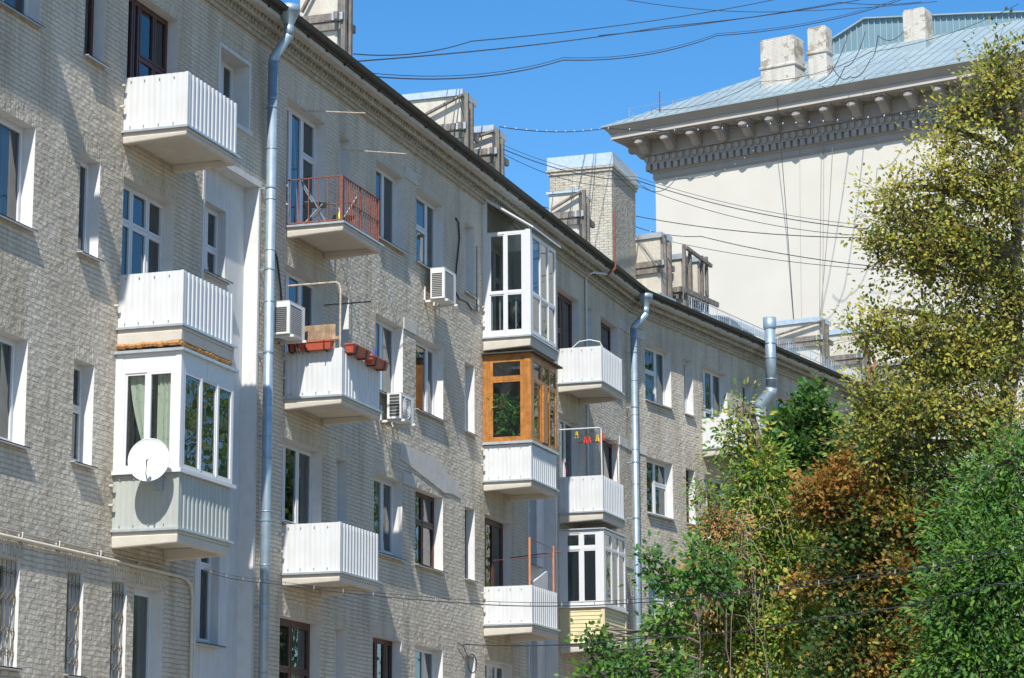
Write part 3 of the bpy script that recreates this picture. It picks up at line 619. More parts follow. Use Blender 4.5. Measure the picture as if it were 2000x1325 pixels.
# beige gas pipe across the wall between ground and first rows
m = MB(); m.tube([(18, -0.05, 5.97), (34.6, -0.05, 5.96), (36.7, -0.05, 5.955), (36.95, -0.05, 5.93), (37.1, -0.05, 5.84), (37.16, -0.05, 5.68), (37.17, -0.05, 0.5)], 0.028, 8)
m.tube([(18, -0.045, 6.06), (36.2, -0.045, 6.05)], 0.018, 6)
for x in (31.5, 32.6, 33.9, 35.2): m.box(x, x+0.02, -0.07, 0, 5.94, 6.07)
m.build('gas_pipe', 'concrete', bld, smooth=True)
m = MB(); m.tube([(60.05, -0.04, 3), (60.05, -0.04, 16.0), (60.07, -0.05, 16.1), (60.2, -0.2, 16.18), (60.6, -0.45, 16.2)], 0.03, 8); m.build('wall_pipe', 'reveal', bld, smooth=True)
m = MB(); m.beam((60.6, -0.45, 16.18), (60.85, -0.6, 16.42), 0.06); m.tube([(60.85, -0.6, 16.4), (60.85, -0.6, 17.95)], 0.028, 8); m.build('mast', 'rust', bld)

# ---------------- balconies ----------------
def slab(F, u0, w, zs, dep, label, th=0.19, name='balcony'):
    u1 = u0+w; m = MB(); tw = 0.13
    m.box(u0, u1, -dep, 0, zs-0.08, zs)
    e = th+0.05
    def rib(xa, xb, xai, xbi):   # tapered side rib
        m.hexa([(xai, -dep+0.02, zs-th), (xbi, -dep+0.02, zs-th), (xbi, 0, zs-e), (xai, 0, zs-e), (xa, -dep, zs-0.0805), (xb, -dep, zs-0.0805), (xb, 0, zs-0.0805), (xa, 0, zs-0.0805)])
    rib(u0, u0+tw+0.05, u0+0.015, u0+tw); rib(u1-tw-0.05, u1, u1-tw, u1-0.015)
    m.hexa([(u0+tw, -dep+0.02, zs-th), (u1-tw, -dep+0.02, zs-th), (u1-tw, -dep+tw, zs-th), (u0+tw, -dep+tw, zs-th), (u0+tw, -dep, zs-0.0805), (u1-tw, -dep, zs-0.0805), (u1-tw, -dep+tw+0.05, zs-0.0805), (u0+tw, -dep+tw+0.05, zs-0.0805)])
    o = m.build(name, 'concrete', bld, F); o['label'] = label
    bev(o, 0.018, 2)
    f = MB(); a = 0.035
    f.box(u0-a, u0+0.05, -dep-a, 0, zs+0.001, zs+0.012); f.box(u1-0.05, u1+a, -dep-a, 0, zs+0.001, zs+0.012); f.box(u0+0.05, u1-0.05, -dep-a, -dep+0.08, zs+0.001, zs+0.012)
    f.box(u0-a, u0-a+0.004, -dep-a, 0, zs-0.025, zs+0.001); f.box(u0-a, u1+a, -dep-a, -dep-a+0.004, zs-0.0251, zs+0.001)
    f.build('flashing', 'flash', o, F)
    return o
def clad(o, F, u0, w, zs, dep, h=0.885, mat='whitemetal', period=0.115, dp=0.02, wonk=0.0, rivets=True):
    u1 = u0+w; m = MB(); i = 0.03; z0 = zs+0.015; z1 = zs+h
    corr(m, (u0+i, 0), (u0+i, -dep+i), z0, z1, (-1, 0), period*0.9, 0.003)
    corr(m, (u0+i, -dep+i), (u1-i, -dep+i), z0, z1, (0, -1), period*1.25, dp)
    corr(m, (u1-i, -dep+i), (u1-i, 0), z0, z1, (1, 0), period, dp)
    m.box(u0+i-0.012, u0+i+0.03, -dep+i-0.025, -dep+i+0.02, z0, z1+0.004)
    m.build('cladding', mat, o, F)
    r = MB()
    for y in (-0.12, -0.36, -0.62, -0.88):
        for z in (z0+0.06, z1-0.07): r.box(u0+i-0.026, u0+i-0.008, y-0.009, y+0.009, z-0.009, z+0.009)
    r.build('rivet', 'sill', o, F) if rivets else None
    b = MB(); b.box(u0+i+0.012, u0+i+0.05, -dep+0.06, 0, z1-0.05, z1-0.01); b.box(u0+0.08, u1-0.05, -dep+0.055, -dep+0.09, z1-0.05, z1-0.01)
    for x in (u0+0.06, u0+w/2, u1-0.1): b.box(x, x+0.035, -dep+0.058, -dep+0.088, z0, z1-0.05)
    b.build('rail_frame', 'rust', o, F)
DEP = 1.13; W_ = 1.95; U0 = [34.34, 40.88, 51.98, 57.64]
# column 1
b13 = slab(F1, U0[0], W_, SLAB[2], DEP, 'top floor balcony nearest the camera, clad in white corrugated sheet', 0.15); clad(b13, F1, U0[0], W_, SLAB[2], DEP, 0.90)
b12 = slab(F1, U0[0], W_, SLAB[1], DEP, 'white clad balcony with orange foam along its underside', 0.25); clad(b12, F1, U0[0], W_, SLAB[1], DEP, 0.87)
b11 = slab(F1, U0[0], W_, SLAB[0], DEP, 'glazed balcony with grey green sheeting below white sliding windows', 0.22); clad(b11, F1, U0[0], W_, SLAB[0], DEP, 0.86, 'greymetal')
m = MB()
for k in range(16):
    y = -DEP+0.05+k*0.072; m.tube([(U0[0]+0.03, y, 9.325+U(-.012, .012)), (U0[0]+0.02, y+0.08, 9.325+U(-.012, .012))], U(0.028, 0.045), 6)
for k in range(22):
    x = U0[0]+0.03+k*0.085; m.tube([(x, -DEP+0.045, 9.325+U(-.015, .015)), (x+0.1, -DEP+0.045, 9.325+U(-.015, .015))], U(0.028, 0.048), 6)
m.build('foam_seal', 'foam', b12, F1)

def glaze(parent, F, axis, p, a, b, z0, z1, cols, trans, mat, fw=0.06, th=0.05, sash=0.035, glass='glass', name='glazing', hide=()):
    """frame in the plane x=p (axis 'x', a..b along y) or y=p (axis 'y', a..b along x)"""
    m = MB(); g = MB()
    def B(s0, s1, d0, d1, q0, q1):
        if axis == 'y': m.box(s0, s1, p+d0, p+d1, q0, q1)
        else: m.box(p+d0, p+d1, s0, s1, q0, q1)
    sgn = 1
    B(a, a+fw, 0, th, z0, z1); B(b-fw, b, 0, th, z0, z1); B(a+fw, b-fw, 0.001, th-0.001, z0, z0+fw); B(a+fw, b-fw, 0.001, th-0.001, z1-fw, z1)
    X = [a+fw]+[a+(b-a)*c for c in cols]+[b-fw]; Z = [z0+fw]+[z0+(z1-z0)*t for t in trans]+[z1-fw]
    for c in X[1:-1]: B(c-fw*0.4, c+fw*0.4, -0.003, th-0.003, z0+fw, z1-fw)
    for i in range(len(X)-1):
        xa = X[i]+(fw*0.4 if i else 0); xb = X[i+1]-(fw*0.4 if i < len(X)-2 else 0)
        for z in Z[1:-1]: B(xa, xb, -0.001, th, z-fw*0.42, z+fw*0.42)
        for k in range(len(Z)-1):
            if (i, k) in hide: continue
            q0 = Z[k]+(fw*0.42 if k else 0); q1 = Z[k+1]-(fw*0.42 if k < len(Z)-2 else 0); s = sash; st = 0.012*((i % 2)*2-1)
            B(xa, xa+s, 0.008+st*0.5, th-0.012, q0, q1); B(xb-s, xb, 0.008+st*0.5, th-0.012, q0, q1); B(xa+s, xb-s, 0.009+st*0.5, th-0.013, q0, q0+s); B(xa+s, xb-s, 0.009+st*0.5, th-0.013, q1-s, q1)
            d = p+th*0.5; t1, t2 = U(-.005, .005), U(-.005, .005)
            if axis == 'y': g.quad((xa+s, d+t1, q0+s), (xb-s, d-t1, q0+s), (xb-s, d-t1+t2, q1-s), (xa+s, d+t1+t2, q1-s))
            else: g.quad((d+t1, xa+s, q0+s), (d-t1, xb-s, q0+s), (d-t1+t2, xb-s, q1-s), (d+t1+t2, xa+s, q1-s))
    o = m.build(name, mat, parent, F); g.build('pane', glass, o, F) if False else g.build('pane', glass, parent, F)
    return o
def ledge(parent, F, u0, w, z, dep, mat, h=0.05, ov=0.05, name='ledge'):
    m = MB(); m.box(u0-ov, u0+0.08, -dep-ov, 0, z, z+h); m.box(u0+0.08, u0+w+ov, -dep-ov, -dep+0.1, z, z+h); m.box(u0+w-0.08, u0+w+ov, -dep+0.1, 0, z, z+h); return m.build(name, mat, parent, F)
u = U0[0]
ledge(b11, F1, u, W_, 7.285, DEP, 'pvc', 0.06, 0.05); ledge(b11, F1, u, W_, 9.19, DEP, 'flash', 0.045, 0.06, 'top_flashing')
glaze(b11, F1, 'x', u+0.0, -DEP+0.09, -0.12, 7.346, 8.93, (0.52,), (), 'pvc', 0.05)
glaze(b11, F1, 'y', -DEP, u+0.09, u+W_, 7.346, 8.93, (0.36, 0.68), (), 'pvc', 0.05)
m = MB(); m.box(u-0.005, u+0.1, -DEP-0.005, -DEP+0.09, 7.346, 9.19); m.box(u-0.003, u+0.06, -0.119, 0, 7.346, 9.19); m.box(u+0.004, u+0.045, -DEP+0.091, -0.12, 8.931, 9.19); m.box(u+0.101, u+W_, -DEP+0.004, -DEP+0.045, 8.931, 9.19); m.box(u+0.95, u+0.98, -DEP-0.004, -DEP+0.003, 8.931, 9.19)
m.box(u+W_-0.05, u+W_, -DEP+0.05, 0, 7.346, 9.19); build_each(m, 'corner_post', 'pvc', b11, F1)
# floral curtains
m = MB(); n = 14
for k in range(n):
    ya, yb = -0.70+0.02-0.30*k/n, -0.70+0.02-0.30*(k+1)/n
    m.quad((u+0.12+0.02*math.sin(k*1.9), ya, 7.36), (u+0.12+0.02*math.sin((k+1)*1.9), yb, 7.36), (u+0.12+0.02*math.sin((k+1)*1.9), yb, 8.9), (u+0.12+0.02*math.sin(k*1.9), ya, 8.9))
for k in range(18):
    z0_, z1_ = 8.9-0.08*k, 8.9-0.08*(k+1)
    def yl(z): t = (8.9-z)/1.45; return -0.20-0.36*t**1.7
    ye = -0.58
    for j in range(5):
        f0, f1 = j/5, (j+1)/5
        def PP(f, z): y = yl(z)*(1-f)+ye*f; return (u+0.12+0.018*math.sin(f*14), y, z)
        m.quad(PP(f0, z1_), PP(f1, z1_), PP(f1, z0_), PP(f0, z0_))
m.build('curtain', 'floral', b11, F1, smooth=True)
# column 2
b23 = slab(F1, U0[1], W_, SLAB[2], DEP, 'top floor balcony with an open rusty iron railing', 0.16)
b22 = slab(F1, U0[1], W_, SLAB[1], DEP, 'white clad balcony with terracotta flower boxes on its top edge', 0.16); clad(b22, F1, U0[1], W_, SLAB[1], DEP, 0.87)
b21 = slab(F1, U0[1], W_, SLAB[0], DEP, 'lowest white clad balcony of the second column', 0.17); clad(b21, F1, U0[1], W_, SLAB[0], DEP, 0.89)
u = U0[1]; zs = SLAB[2]; m = MB(); i = 0.04
for z in (zs+0.05, zs+0.45, zs+0.88):
    if z > zs+0.4 and z < zs+0.5: m.box(u+i+0.3, u+W_-i, -DEP+i, -DEP+i+0.012, z, z+0.012)
    else: m.box(u+i, u+i+0.03, -DEP+i, 0, z, z+0.02); m.box(u+i, u+W_-i, -DEP+i, -DEP+i+0.03, z+0.001, z+0.021); m.box(u+W_-i-0.03, u+W_-i, -DEP+i, 0, z, z+0.02)
for k in range(6): y = -0.03-k*0.19; m.box(u+i+0.006, u+i+0.022, y-0.016, y, zs, zs+0.88)
for k in range(17): x = u+i+0.1+k*0.11; m.box(x, x+0.013, -DEP+i+0.008, -DEP+i+0.022, zs, zs+0.88)
for k in range(5): y = -0.1-k*0.2; m.box(u+W_-i-0.022, u+W_-i-0.006, y-0.016, y, zs, zs+0.88)
m.box(u+i-0.01, u+i+0.04, -DEP+i-0.01, -DEP+i+0.04, zs, zs+0.9); m.box(u+W_/2, u+W_/2+0.03, -DEP+i, -DEP+i+0.03, zs, zs+0.9); m.box(u+W_-i-0.04, u+W_-i, -DEP+i, -DEP+i+0.04, zs, zs+0.9)
m.build('railing', 'rust', b23, F1)
# column 3
b33 = slab(F1, U0[2], W_+0.1, SLAB[2]+0.05, DEP, 'tall fully glazed white balcony under a sloping roof', 0.24)
b32 = slab(F1, U0[2], W_, SLAB[1], DEP, 'balcony glazed in varnished orange wood above white sheeting', 0.17); clad(b32, F1, U0[2], W_, SLAB[1], DEP, 0.80)
b31 = slab(F1, U0[2], W_, SLAB[0], DEP, 'white clad balcony carrying two orange poles', 0.2); clad(b31, F1, U0[2], W_, SLAB[0], DEP, 0.84)
u = U0[2]; zb = 12.885
glaze(b33, F1, 'x', u, -DEP+0.12, -0.10, zb+0.05, 15.30, (0.52,), (0.40,), 'pvc', 0.06, sash=0.03)
glaze(b33, F1, 'y', -DEP, u+0.12, u+W_, zb+0.05, 15.25, (0.36, 0.68), (0.40,), 'pvc', 0.05)
m = MB(); m.box(u-0.006, u+0.12, -DEP-0.006, -DEP+0.119, zb, 15.32); m.box(u-0.004, u+0.07, -0.099, 0, zb, 16.1); m.box(u+W_-0.06, u+W_, -DEP+0.06, 0, zb, 15.3)
m.box(u+0.0, u+0.05, -DEP+0.12, 0, zb, zb+0.05)
m.beam((u+0.03, -DEP-0.05, 15.34), (u+0.03, 0, 16.12), 0.07, 0.05); build_each(m, 'corner_post', 'pvc', b33, F1)
m = MB(); m.hexa([(u-0.06, -DEP-0.1, 15.32), (u+W_+0.1, -DEP-0.1, 15.32), (u+W_+0.1, 0, 16.12), (u-0.06, 0, 16.12), (u-0.06, -DEP-0.1, 15.36), (u+W_+0.1, -DEP-0.1, 15.36), (u+W_+0.1, 0, 16.17), (u-0.06, 0, 16.17)]); m.build('canopy', 'whitemetal', b33, F1)
m = MB(); m.quad((u+0.02, -DEP+0.05, 15.32), (u+0.02, -0.08, 15.32), (u+0.02, -0.08, 16.04)); m.build('pane', 'glass', b33, F1)
m = MB()
for k in range(5): y = -0.18-k*0.19; m.tube([(u+0.12, y, zb+0.05), (u+0.12, y, zb+0.92)], 0.012, 6)
m.build('bar', 'reveal', b33, F1)
ledge(b32, F1, u, W_, 10.425, DEP, 'flash', 0.055, 0.04); ledge(b32, F1, u-0.02, W_+0.1, 12.47, DEP, 'gutter', 0.03, 0.1, 'top_flashing')
glaze(b32, F1, 'x', u+0.0, -DEP+0.14, -0.12, 10.48, 12.4, (), (0.74,), 'orange', 0.07, sash=0.04)
glaze(b32, F1, 'y', -DEP, u+0.14, u+W_, 10.48, 12.4, (0.36, 0.68), (0.74,), 'orange', 0.06, sash=0.04, hide=((1, 0),))
m = MB(); m.box(u-0.008, u+0.14, -DEP-0.008, -DEP+0.139, 10.48, 12.47); m.box(u-0.004, u+0.08, -0.119, 0, 10.48, 12.47); m.box(u, u+0.05, -DEP+0.14, -0.12, 12.401, 12.469); m.box(u+0.14, u+W_, -DEP, -DEP+0.05, 12.401, 12.469); m.box(u+W_-0.07, u+W_, -DEP+0.06, 0, 10.48, 12.47)
m.beam((u+0.95, -DEP-0.02, 10.55), (u+0.95, -DEP-0.02, 11.85), 0.05, 0.3); build_each(m, 'corner_post', 'orange', b32, F1)
# column 4
b43 = slab(F1, U0[3], W_, SLAB[2], DEP, 'top floor white clad balcony with a bent white pipe', 0.17); clad(b43, F1, U0[3], W_, SLAB[2], DEP, 0.88)
b42 = slab(F1, U0[3], W_, SLAB[1], DEP, 'white clad balcony below a clothes line with coloured pegs', 0.2); clad(b42, F1, U0[3], W_, SLAB[1], DEP, 0.88)
b41 = slab(F1, U0[3], W_, SLAB[0], DEP, 'glazed balcony with pale yellow siding', 0.17)
u = U0[3]; m = MB(); zc = SLAB[0]+0.015
for k in range(9):
    z0_ = zc+k*0.094; z1_ = z0_+0.092
    m.hexa([(u+0.015, -DEP+0.015, z0_), (u+0.03, -DEP+0.015, z0_), (u+0.03, 0, z0_), (u+0.015, 0, z0_), (u+0.028, -DEP+0.015, z1_), (u+0.04, -DEP+0.015, z1_), (u+0.04, 0, z1_), (u+0.028, 0, z1_)])
    m.hexa([(u+0.03, -DEP+0.01, z0_), (u+W_-0.03, -DEP+0.01, z0_), (u+W_-0.03, -DEP+0.03, z0_), (u+0.03, -DEP+0.03, z0_), (u+0.03, -DEP+0.028, z1_), (u+W_-0.03, -DEP+0.028, z1_), (u+W_-0.03, -DEP+0.045, z1_), (u+0.03, -DEP+0.045, z1_)])
m.box(u+0.002, u+0.07, -DEP-0.004, -DEP+0.08, zc, zc+0.85); m.box(u+W_-0.06, u+W_, -DEP-0.004, 0, zc, zc+0.85); m.build('siding', 'yellow', b41, F1)
ledge(b41, F1, u, W_, 7.285, DEP, 'pvc', 0.05, 0.04); ledge(b41, F1, u, W_, 9.17, DEP, 'flash', 0.03, 0.05, 'top_flashing')
glaze(b41, F1, 'x', u, -DEP+0.1, -0.1, 7.336, 9.16, (0.5,), (0.76,), 'pvc', 0.07, sash=0.04); glaze(b41, F1, 'y', -DEP, u+0.1, u+W_, 7.336, 9.16, (0.34, 0.66), (0.76,), 'pvc', 0.055)
m = MB(); m.box(u-0.005, u+0.1, -DEP-0.005, -DEP+0.099, 7.336, 9.17); m.box(u-0.003, u+0.05, -0.099, 0, 7.336, 9.17); m.box(u+W_-0.05, u+W_, -DEP+0.06, 0, 7.336, 9.16); build_each(m, 'corner_post', 'pvc', b41, F1)
# wing 2 balconies
for r, lab in ((2, 'white clad top balcony of the second wing behind leaves'), (1, 'balcony with a thin red rail and hanging laundry'), (0, 'lowest white balcony of the second wing, mostly hidden by leaves')):
    o = slab(F2, 4.66, 1.95, SLAB[r], 1.1, lab, 0.18)
    if r != 1: clad(o, F2, 4.66, 1.95, SLAB[r], 1.1, 0.9)
    else:
        m = MB(); zt = SLAB[r]+1.75
        m.tube([(4.7, 0, zt), (4.7, -1.06, zt), (6.57, -1.06, zt), (6.57, 0, zt)], 0.018, 6); m.tube([(4.7, -1.06, SLAB[r]), (4.7, -1.06, zt)], 0.018, 6); m.tube([(6.57, -1.06, SLAB[r]), (6.57, -1.06, zt)], 0.018, 6); m.build('railing', 'redpaint', o, F2)
        clad(o, F2, 4.66, 1.95, SLAB[r], 1.1, 0.85, rivets=False)
    o = slab(F2, 16.4, 1.95, SLAB[r], 1.1, 'far balcony of the second wing, row %d, glimpsed between the trees' % (r+2), 0.18); clad(o, F2, 16.4, 1.95, SLAB[r], 1.1, 0.9, rivets=False)

# ---------------- big pale building ----------------
E3 = rad(75.8-180); F3 = Matrix.Translation((108.24, 10.88, 0)) @ Matrix.Rotation(E3, 4, 'Z')
wb = empty('apartment_building', (10, 5, 0), F3); tag(wb, 'tall cream rendered building with a heavy classical cornice and blue-grey metal roof', 'building')
m = MB(); m.box(0, 30, 0, 16, 0, 34.0); m.build('wall', 'wbwall', wb, F3)
def ring(mb, p, z0, z1, q=None):
    q = p if q is None else q
    mb.hexa([(-p, -p, z0), (30+p, -p, z0), (30+p, 16+p, z0), (-p, 16+p, z0), (-q, -q, z1), (30+q, -q, z1), (30+q, 16+q, z1), (-q, 16+q, z1)])
m = MB(); ring(m, 0.05, 31.95, 32.02); ring(m, 0.08, 32.02, 32.28); ring(m, 0.13, 32.28, 32.36); ring(m, 0.16, 32.36, 32.68); ring(m, 0.3, 32.68, 32.74); ring(m, 0.3, 32.74, 33.08); ring(m, 0.45, 33.08, 33.16); ring(m, 0.42, 33.16, 33.78)
ring(m, 0.5, 33.70, 33.775)
ring(m, 1.45, 33.781, 33.80)
ring(m, 1.53, 34.02, 34.07); ring(m, 1.55, 34.07, 34.15, 1.60); ring(m, 1.60, 34.15, 34.35, 1.80)
x = 0.0
while x < 30:   # dentils
    m.box(x-0.3, x-0.08, -0.34, -0.161, 32.38, 32.66); x += 0.36
for k in range(6): y = -0.3+k*0.36; m.box(-0.34, -0.161, y, y+0.2, 32.38, 32.66)
x = -0.25
while x < 30:   # egg and dart
    for (dx, rr) in ((0, 0.12), (0.18, 0.03)):
        b0 = len(m.v); 
        pts = [(x+dx+rr*math.cos(t), 32.9+0.16*math.sin(t)) for t in np.linspace(0, 2*math.pi, 9)[:-1]]
        m.prism(pts, 'y', -0.302-rr*0.7, -0.25)
    x += 0.36
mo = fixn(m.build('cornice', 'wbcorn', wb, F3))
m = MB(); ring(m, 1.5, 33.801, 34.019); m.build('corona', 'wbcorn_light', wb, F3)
m = MB()
def modil(mb, xc, ax=0):
    prof = [(-0.42, 33.12), (-0.42, 33.70), (-1.25, 33.70), (-1.32, 33.64), (-1.32, 33.52), (-1.24, 33.46), (-1.1, 33.46), (-0.95, 33.40), (-0.8, 33.24), (-0.7, 33.14), (-0.6, 33.12)]
    for w_, g_ in ((0.20, 0), (0.14, -0.03), (0.05, -0.05)):
        P = [(a+(g_ if a < -0.5 else 0), b+(g_ if b < 33.6 else 0)) for a, b in prof]
        if ax == 0: mb.prism(P, 'x', xc-w_, xc+w_)
        else: mb.prism([(p[0], p[1]) for p in P], 'y', xc-w_, xc+w_)
    if ax == 0: mb.box(xc-0.31, xc+0.31, -1.36, -0.42, 33.701, 33.779)
    else: mb.box(-1.36, -0.42, xc-0.31, xc+0.31, 33.701, 33.779)
k = -0.15
while k < 30: modil(m, k); k += 1.343
for y in (0.0, 1.34): modil(m, y, 1)
fixn(m.build('modillion_row', 'wbcorn', wb, F3))
m = MB(); k = -0.15+0.67
while k < 30: m.lathe([(0.26, 0.0), (0.26, -0.03), (0.2, -0.03), (0.19, -0.01), (0.1, -0.01), (0.09, -0.05), (0.0, -0.06)], (k, -0.95, 33.781), 12); k += 1.343
m.build('rosette_row', 'wbcorn', wb, F3)
m = MB(); ring(m, 0.22, 21.15, 21.3); ring(m, 0.3, 21.3, 21.9); ring(m, 0.4, 21.9, 22.05); m.build('belt_course', 'wbcorn', wb, F3)
# roof
def roofprism(mb, p, z0, y1, z1):
    h = y1+p
    mb.v += []
    A = [(-p, -p, z0), (30+p, -p, z0), (30+p, 16+p, z0), (-p, 16+p, z0)]; B = [(-p+h*1.2, y1, z1), (30+p-h, y1, z1), (30+p-h, 16-y1, z1), (-p+h*1.2, 16-y1, z1)]
    mb.hexa(A+B)
m = MB(); ring(m, 1.84, 34.351, 34.42); roofprism(m, 1.8, 34.421, 5.0, 38.2)
wr = m.build('roof', 'blueroof', wb, F3)
m = MB()   # standing seams on the lower slope
x = -1.2
while x < 29:
    t = min(1.0, (x+1.8)/1.2/6.8); m.beam((x, -1.8, 34.44), (x, -1.8+6.8*t, 34.44+3.78*t), 0.04, 0.05); x += 0.55
m.build('seam', 'blueroof', wr, F3)
m = MB(); m.prism([(6.6, 38.0), (6.8, 38.85), (8.6, 39.62), (13.9, 38.86), (17.5, 38.3), (17.5, 38.0)], 'y', 5.0, 9.0); at = fixn(m.build('attic', 'blueseam', wb, F3))
m = MB(); x = 6.95
while x < 17:
    zt = 38.85+(x-6.8)*0.427 if x < 8.6 else 39.62-(x-8.6)*0.1434
    m.box(x, x+0.05, 4.95, 4.999, 38.2, zt-0.03); x += 0.3
build_each(m, 'seam', 'blueroof', at, F3)
m = MB(); 
for a, b in (((6.75, 38.87), (8.6, 39.65)), ((8.6, 39.65), (13.9, 38.89)), ((13.9, 38.89), (17.4, 38.34))): m.beam((a[0], 4.95, a[1]), (b[0], 4.95, b[1]), 0.25, 0.06)
m.build('ridge_cap', 'blueroof', at, F3)
def wchim(x0, x1, y0, y1, z0, z1, skirt=None, waist=None):
    m = MB(); m.box(x0, x1, y0, y1, z0, z1)
    if waist: m.box(x0-0.06, x1+0.06, y0-0.06, y1+0.06, waist, waist+0.12)
    m.box(x0+0.03, x1-0.05, y0+0.03, y1-0.04, z1, z1+0.08)
    o = bev(m.build('chimney', 'flakybrick', wb, F3), 0.03, 2)
    if skirt:
        m = MB(); m.hexa([(x0-0.15, y0-0.25, z0), (x1+0.15, y0-0.25, z0), (x1+0.15, y1+.1, z0), (x0-0.15, y1+.1, z0), (x0-0.03, y0-0.03, skirt), (x1+0.03, y0-0.03, skirt), (x1+0.03, y1+.03, skirt), (x0-0.03, y1+.03, skirt)]); m.build('metal_skirt', 'blueroof', o, F3)
wchim(5.47, 7.19, 0.2, 1.3, 34.9, 37.75, waist=36.4); wchim(7.86, 8.78, 0.2, 0.9, 34.9, 37.9, waist=36.7); wchim(11.55, 12.62, 2.5, 3.4, 35.8, 38.7, skirt=37.25)
m = MB()
for z in (34.72, 35.2): m.tube([(-0.6, -1.3, z), (26, -1.3, z)], 0.01, 4)
x = -0.6
while x < 26: m.beam((x, -1.3, 34.42), (x, -1.3, 35.22), 0.022, 0.022); m.beam((x, -1.3, 35.2), (x+0.25, -0.9, 34.6), 0.016, 0.016); x += 2.3
m.build('roof_railing', 'sill', wr, F3)
m = MB(); m.tube([(0.9, -1.1, 34.4), (0.9, -1.1, 35.85)], 0.03, 6); m.tube([(0.9, -1.1, 34.9), (0.6, -1.25, 35.1), (0.5, -1.3, 34.6)], 0.015, 5); m.build('roof_mast', 'rust', wr, F3)

# ---------------- things fixed to or standing on the building ----------------
def T(name, p, label, cat, group=None, F=F1): return tag(empty(name, p, F), label, cat, group)
def ac(F, x0, y1, z0, label, w=0.62, d=0.3, h=0.62, fan=False, louv=False):
    # unit hangs off the wall: its back at y=-y1, long side along the wall
    t = T('air_conditioner', (x0+w/2, 0, z0), label, 'air conditioner', F=F); ya, yb = -y1-d, -y1
    m = MB(); m.box(x0, x0+w, ya, yb, z0, z0+h); bev(m.build('case', 'acwhite', t, F), 0.018, 3)
    m = MB(); m.box(x0+0.0, x0+w, ya-0.0, yb, z0+h+0.0005, z0+h+0.012); m.build('lid', 'white', t, F)
    g = MB()   # end grille (faces the camera)
    if louv:
        for k in range(7): g.box(x0-0.010, x0-0.001, ya+0.03, yb-0.06, z0+0.06+k*h*0.125, z0+0.06+k*h*0.125+0.045)
    else:
        n = 13
        for k in range(n): g.box(x0-0.008, x0-0.001, ya+0.05, yb-0.04, z0+0.05+k*(h-0.14)/n, z0+0.05+k*(h-0.14)/n+0.022)
    g.build('side_grille', 'darkgrille', t, F)
    g = MB(); g.box(x0+0.05, x0+w*0.74, ya-0.008, ya-0.001, z0+0.05, z0+h-0.06); gr = g.build('fan_grille', 'darkgrille', t, F)
    g = MB()
    if fan:
        for rr in (0.06, 0.11, 0.16, 0.21): g.tube([(x0+w*0.4+rr*math.cos(a), ya-0.014, z0+h*0.48+rr*math.sin(a)) for a in np.linspace(0, 2*math.pi, 17)], 0.006, 4)
    for k in range(14): g.box(x0+0.05, x0+w*0.74, ya-0.014, ya-0.009, z0+0.06+k*(h-0.14)/14, z0+0.07+k*(h-0.14)/14)
    g.build('grille_wire', 'acwhite', gr, F)
    b = MB()
    for xx in (x0+0.06, x0+w-0.1): b.box(xx, xx+0.04, -y1-d-0.06, 0, z0-0.045, z0-0.002); b.box(xx, xx+0.04, -0.03, 0, z0-0.04, z0+0.3)
    build_each(b, 'bracket', 'reveal', t, F)
    h_ = MB(); h_.tube([(x0+w-0.03, -y1-0.05, z0+0.1), (x0+w+0.08, -y1+0.06, z0+0.02), (x0+w+0.12, -0.03, z0+0.1), (x0+w+0.1, -0.03, z0+0.5)], 0.016, 6); h_.tube([(x0+w-0.05, -y1-0.1, z0), (x0+w+0.05, -y1-0.12, z0-0.06), (x0+w+0.18, -y1-0.12, z0-0.24)], 0.008, 5)
    h_.build('hose', 'white', t, F); return t
ac(F1, 39.98, 0.16, 10.60, 'air conditioner beside the long drainpipe, left of the flower-box balcony', w=0.72, d=0.32, h=0.6)
ac(F1, 48.1, 0.16, 12.95, 'air conditioner hung under the top floor window with insect mesh', w=0.74, d=0.32, h=0.66)
ac(F1, 45.62, 0.16, 9.98, 'air conditioner with a round fan below the second-floor window, lowest of the three near ones', w=0.74, d=0.3, h=0.52, fan=True, louv=True)
ac(F2, 1.9, 0.16, 6.35, 'air conditioner half hidden by leaves on the second wing', w=0.74, d=0.3, h=0.55, louv=True)

# satellite dish in front of the glazed balcony
t = T('satellite_dish', (34.2, -0.62, 7.0), 'round white satellite dish mounted on the end of the glazed balcony', 'satellite dish')
c0 = Vector((34.03, -0.78, 7.42)); ax = Vector((-0.93, -0.28, 0.24)).normalized(); sx_ = ax.cross(Vector((0, 0, 1))).normalized(); sy_ = sx_.cross(ax).normalized()
m = MB(); nr, na = 7, 36; R0 = 0.335
for side, off in ((0, 0), (1, -0.012)):
    b = len(m.v)
    for i in range(nr+1):
        r = R0*i/nr
        for j in range(na): a = 2*math.pi*j/na; p = c0 + sx_*r*math.cos(a)*0.94 + sy_*r*math.sin(a)*1.05 + ax*(0.075*(i/nr)**2 + off); m.v.append(tuple(p))
    for i in range(nr):
        for j in range(na): jj = (j+1) % na; m.f.append((b+i*na+j, b+i*na+jj, b+(i+1)*na+jj, b+(i+1)*na+j)); m.m.append(0)
m.tube([tuple(c0+sx_*R0*0.94*math.cos(a)+sy_*R0*1.05*math.sin(a)+ax*0.072) for a in np.linspace(0, 2*math.pi, 37)], 0.008, 5, cap=False)
m.build('reflector', 'white', t, smooth=True)
lnb = c0 - sy_*0.10 + ax*0.34 - sx_*0.02
m = MB(); m.tube([tuple(c0-sy_*R0*1.02+ax*0.07), tuple(c0-sy_*0.30+ax*0.22), tuple(lnb)], 0.011, 6); m.build('arm', 'greycable', t)
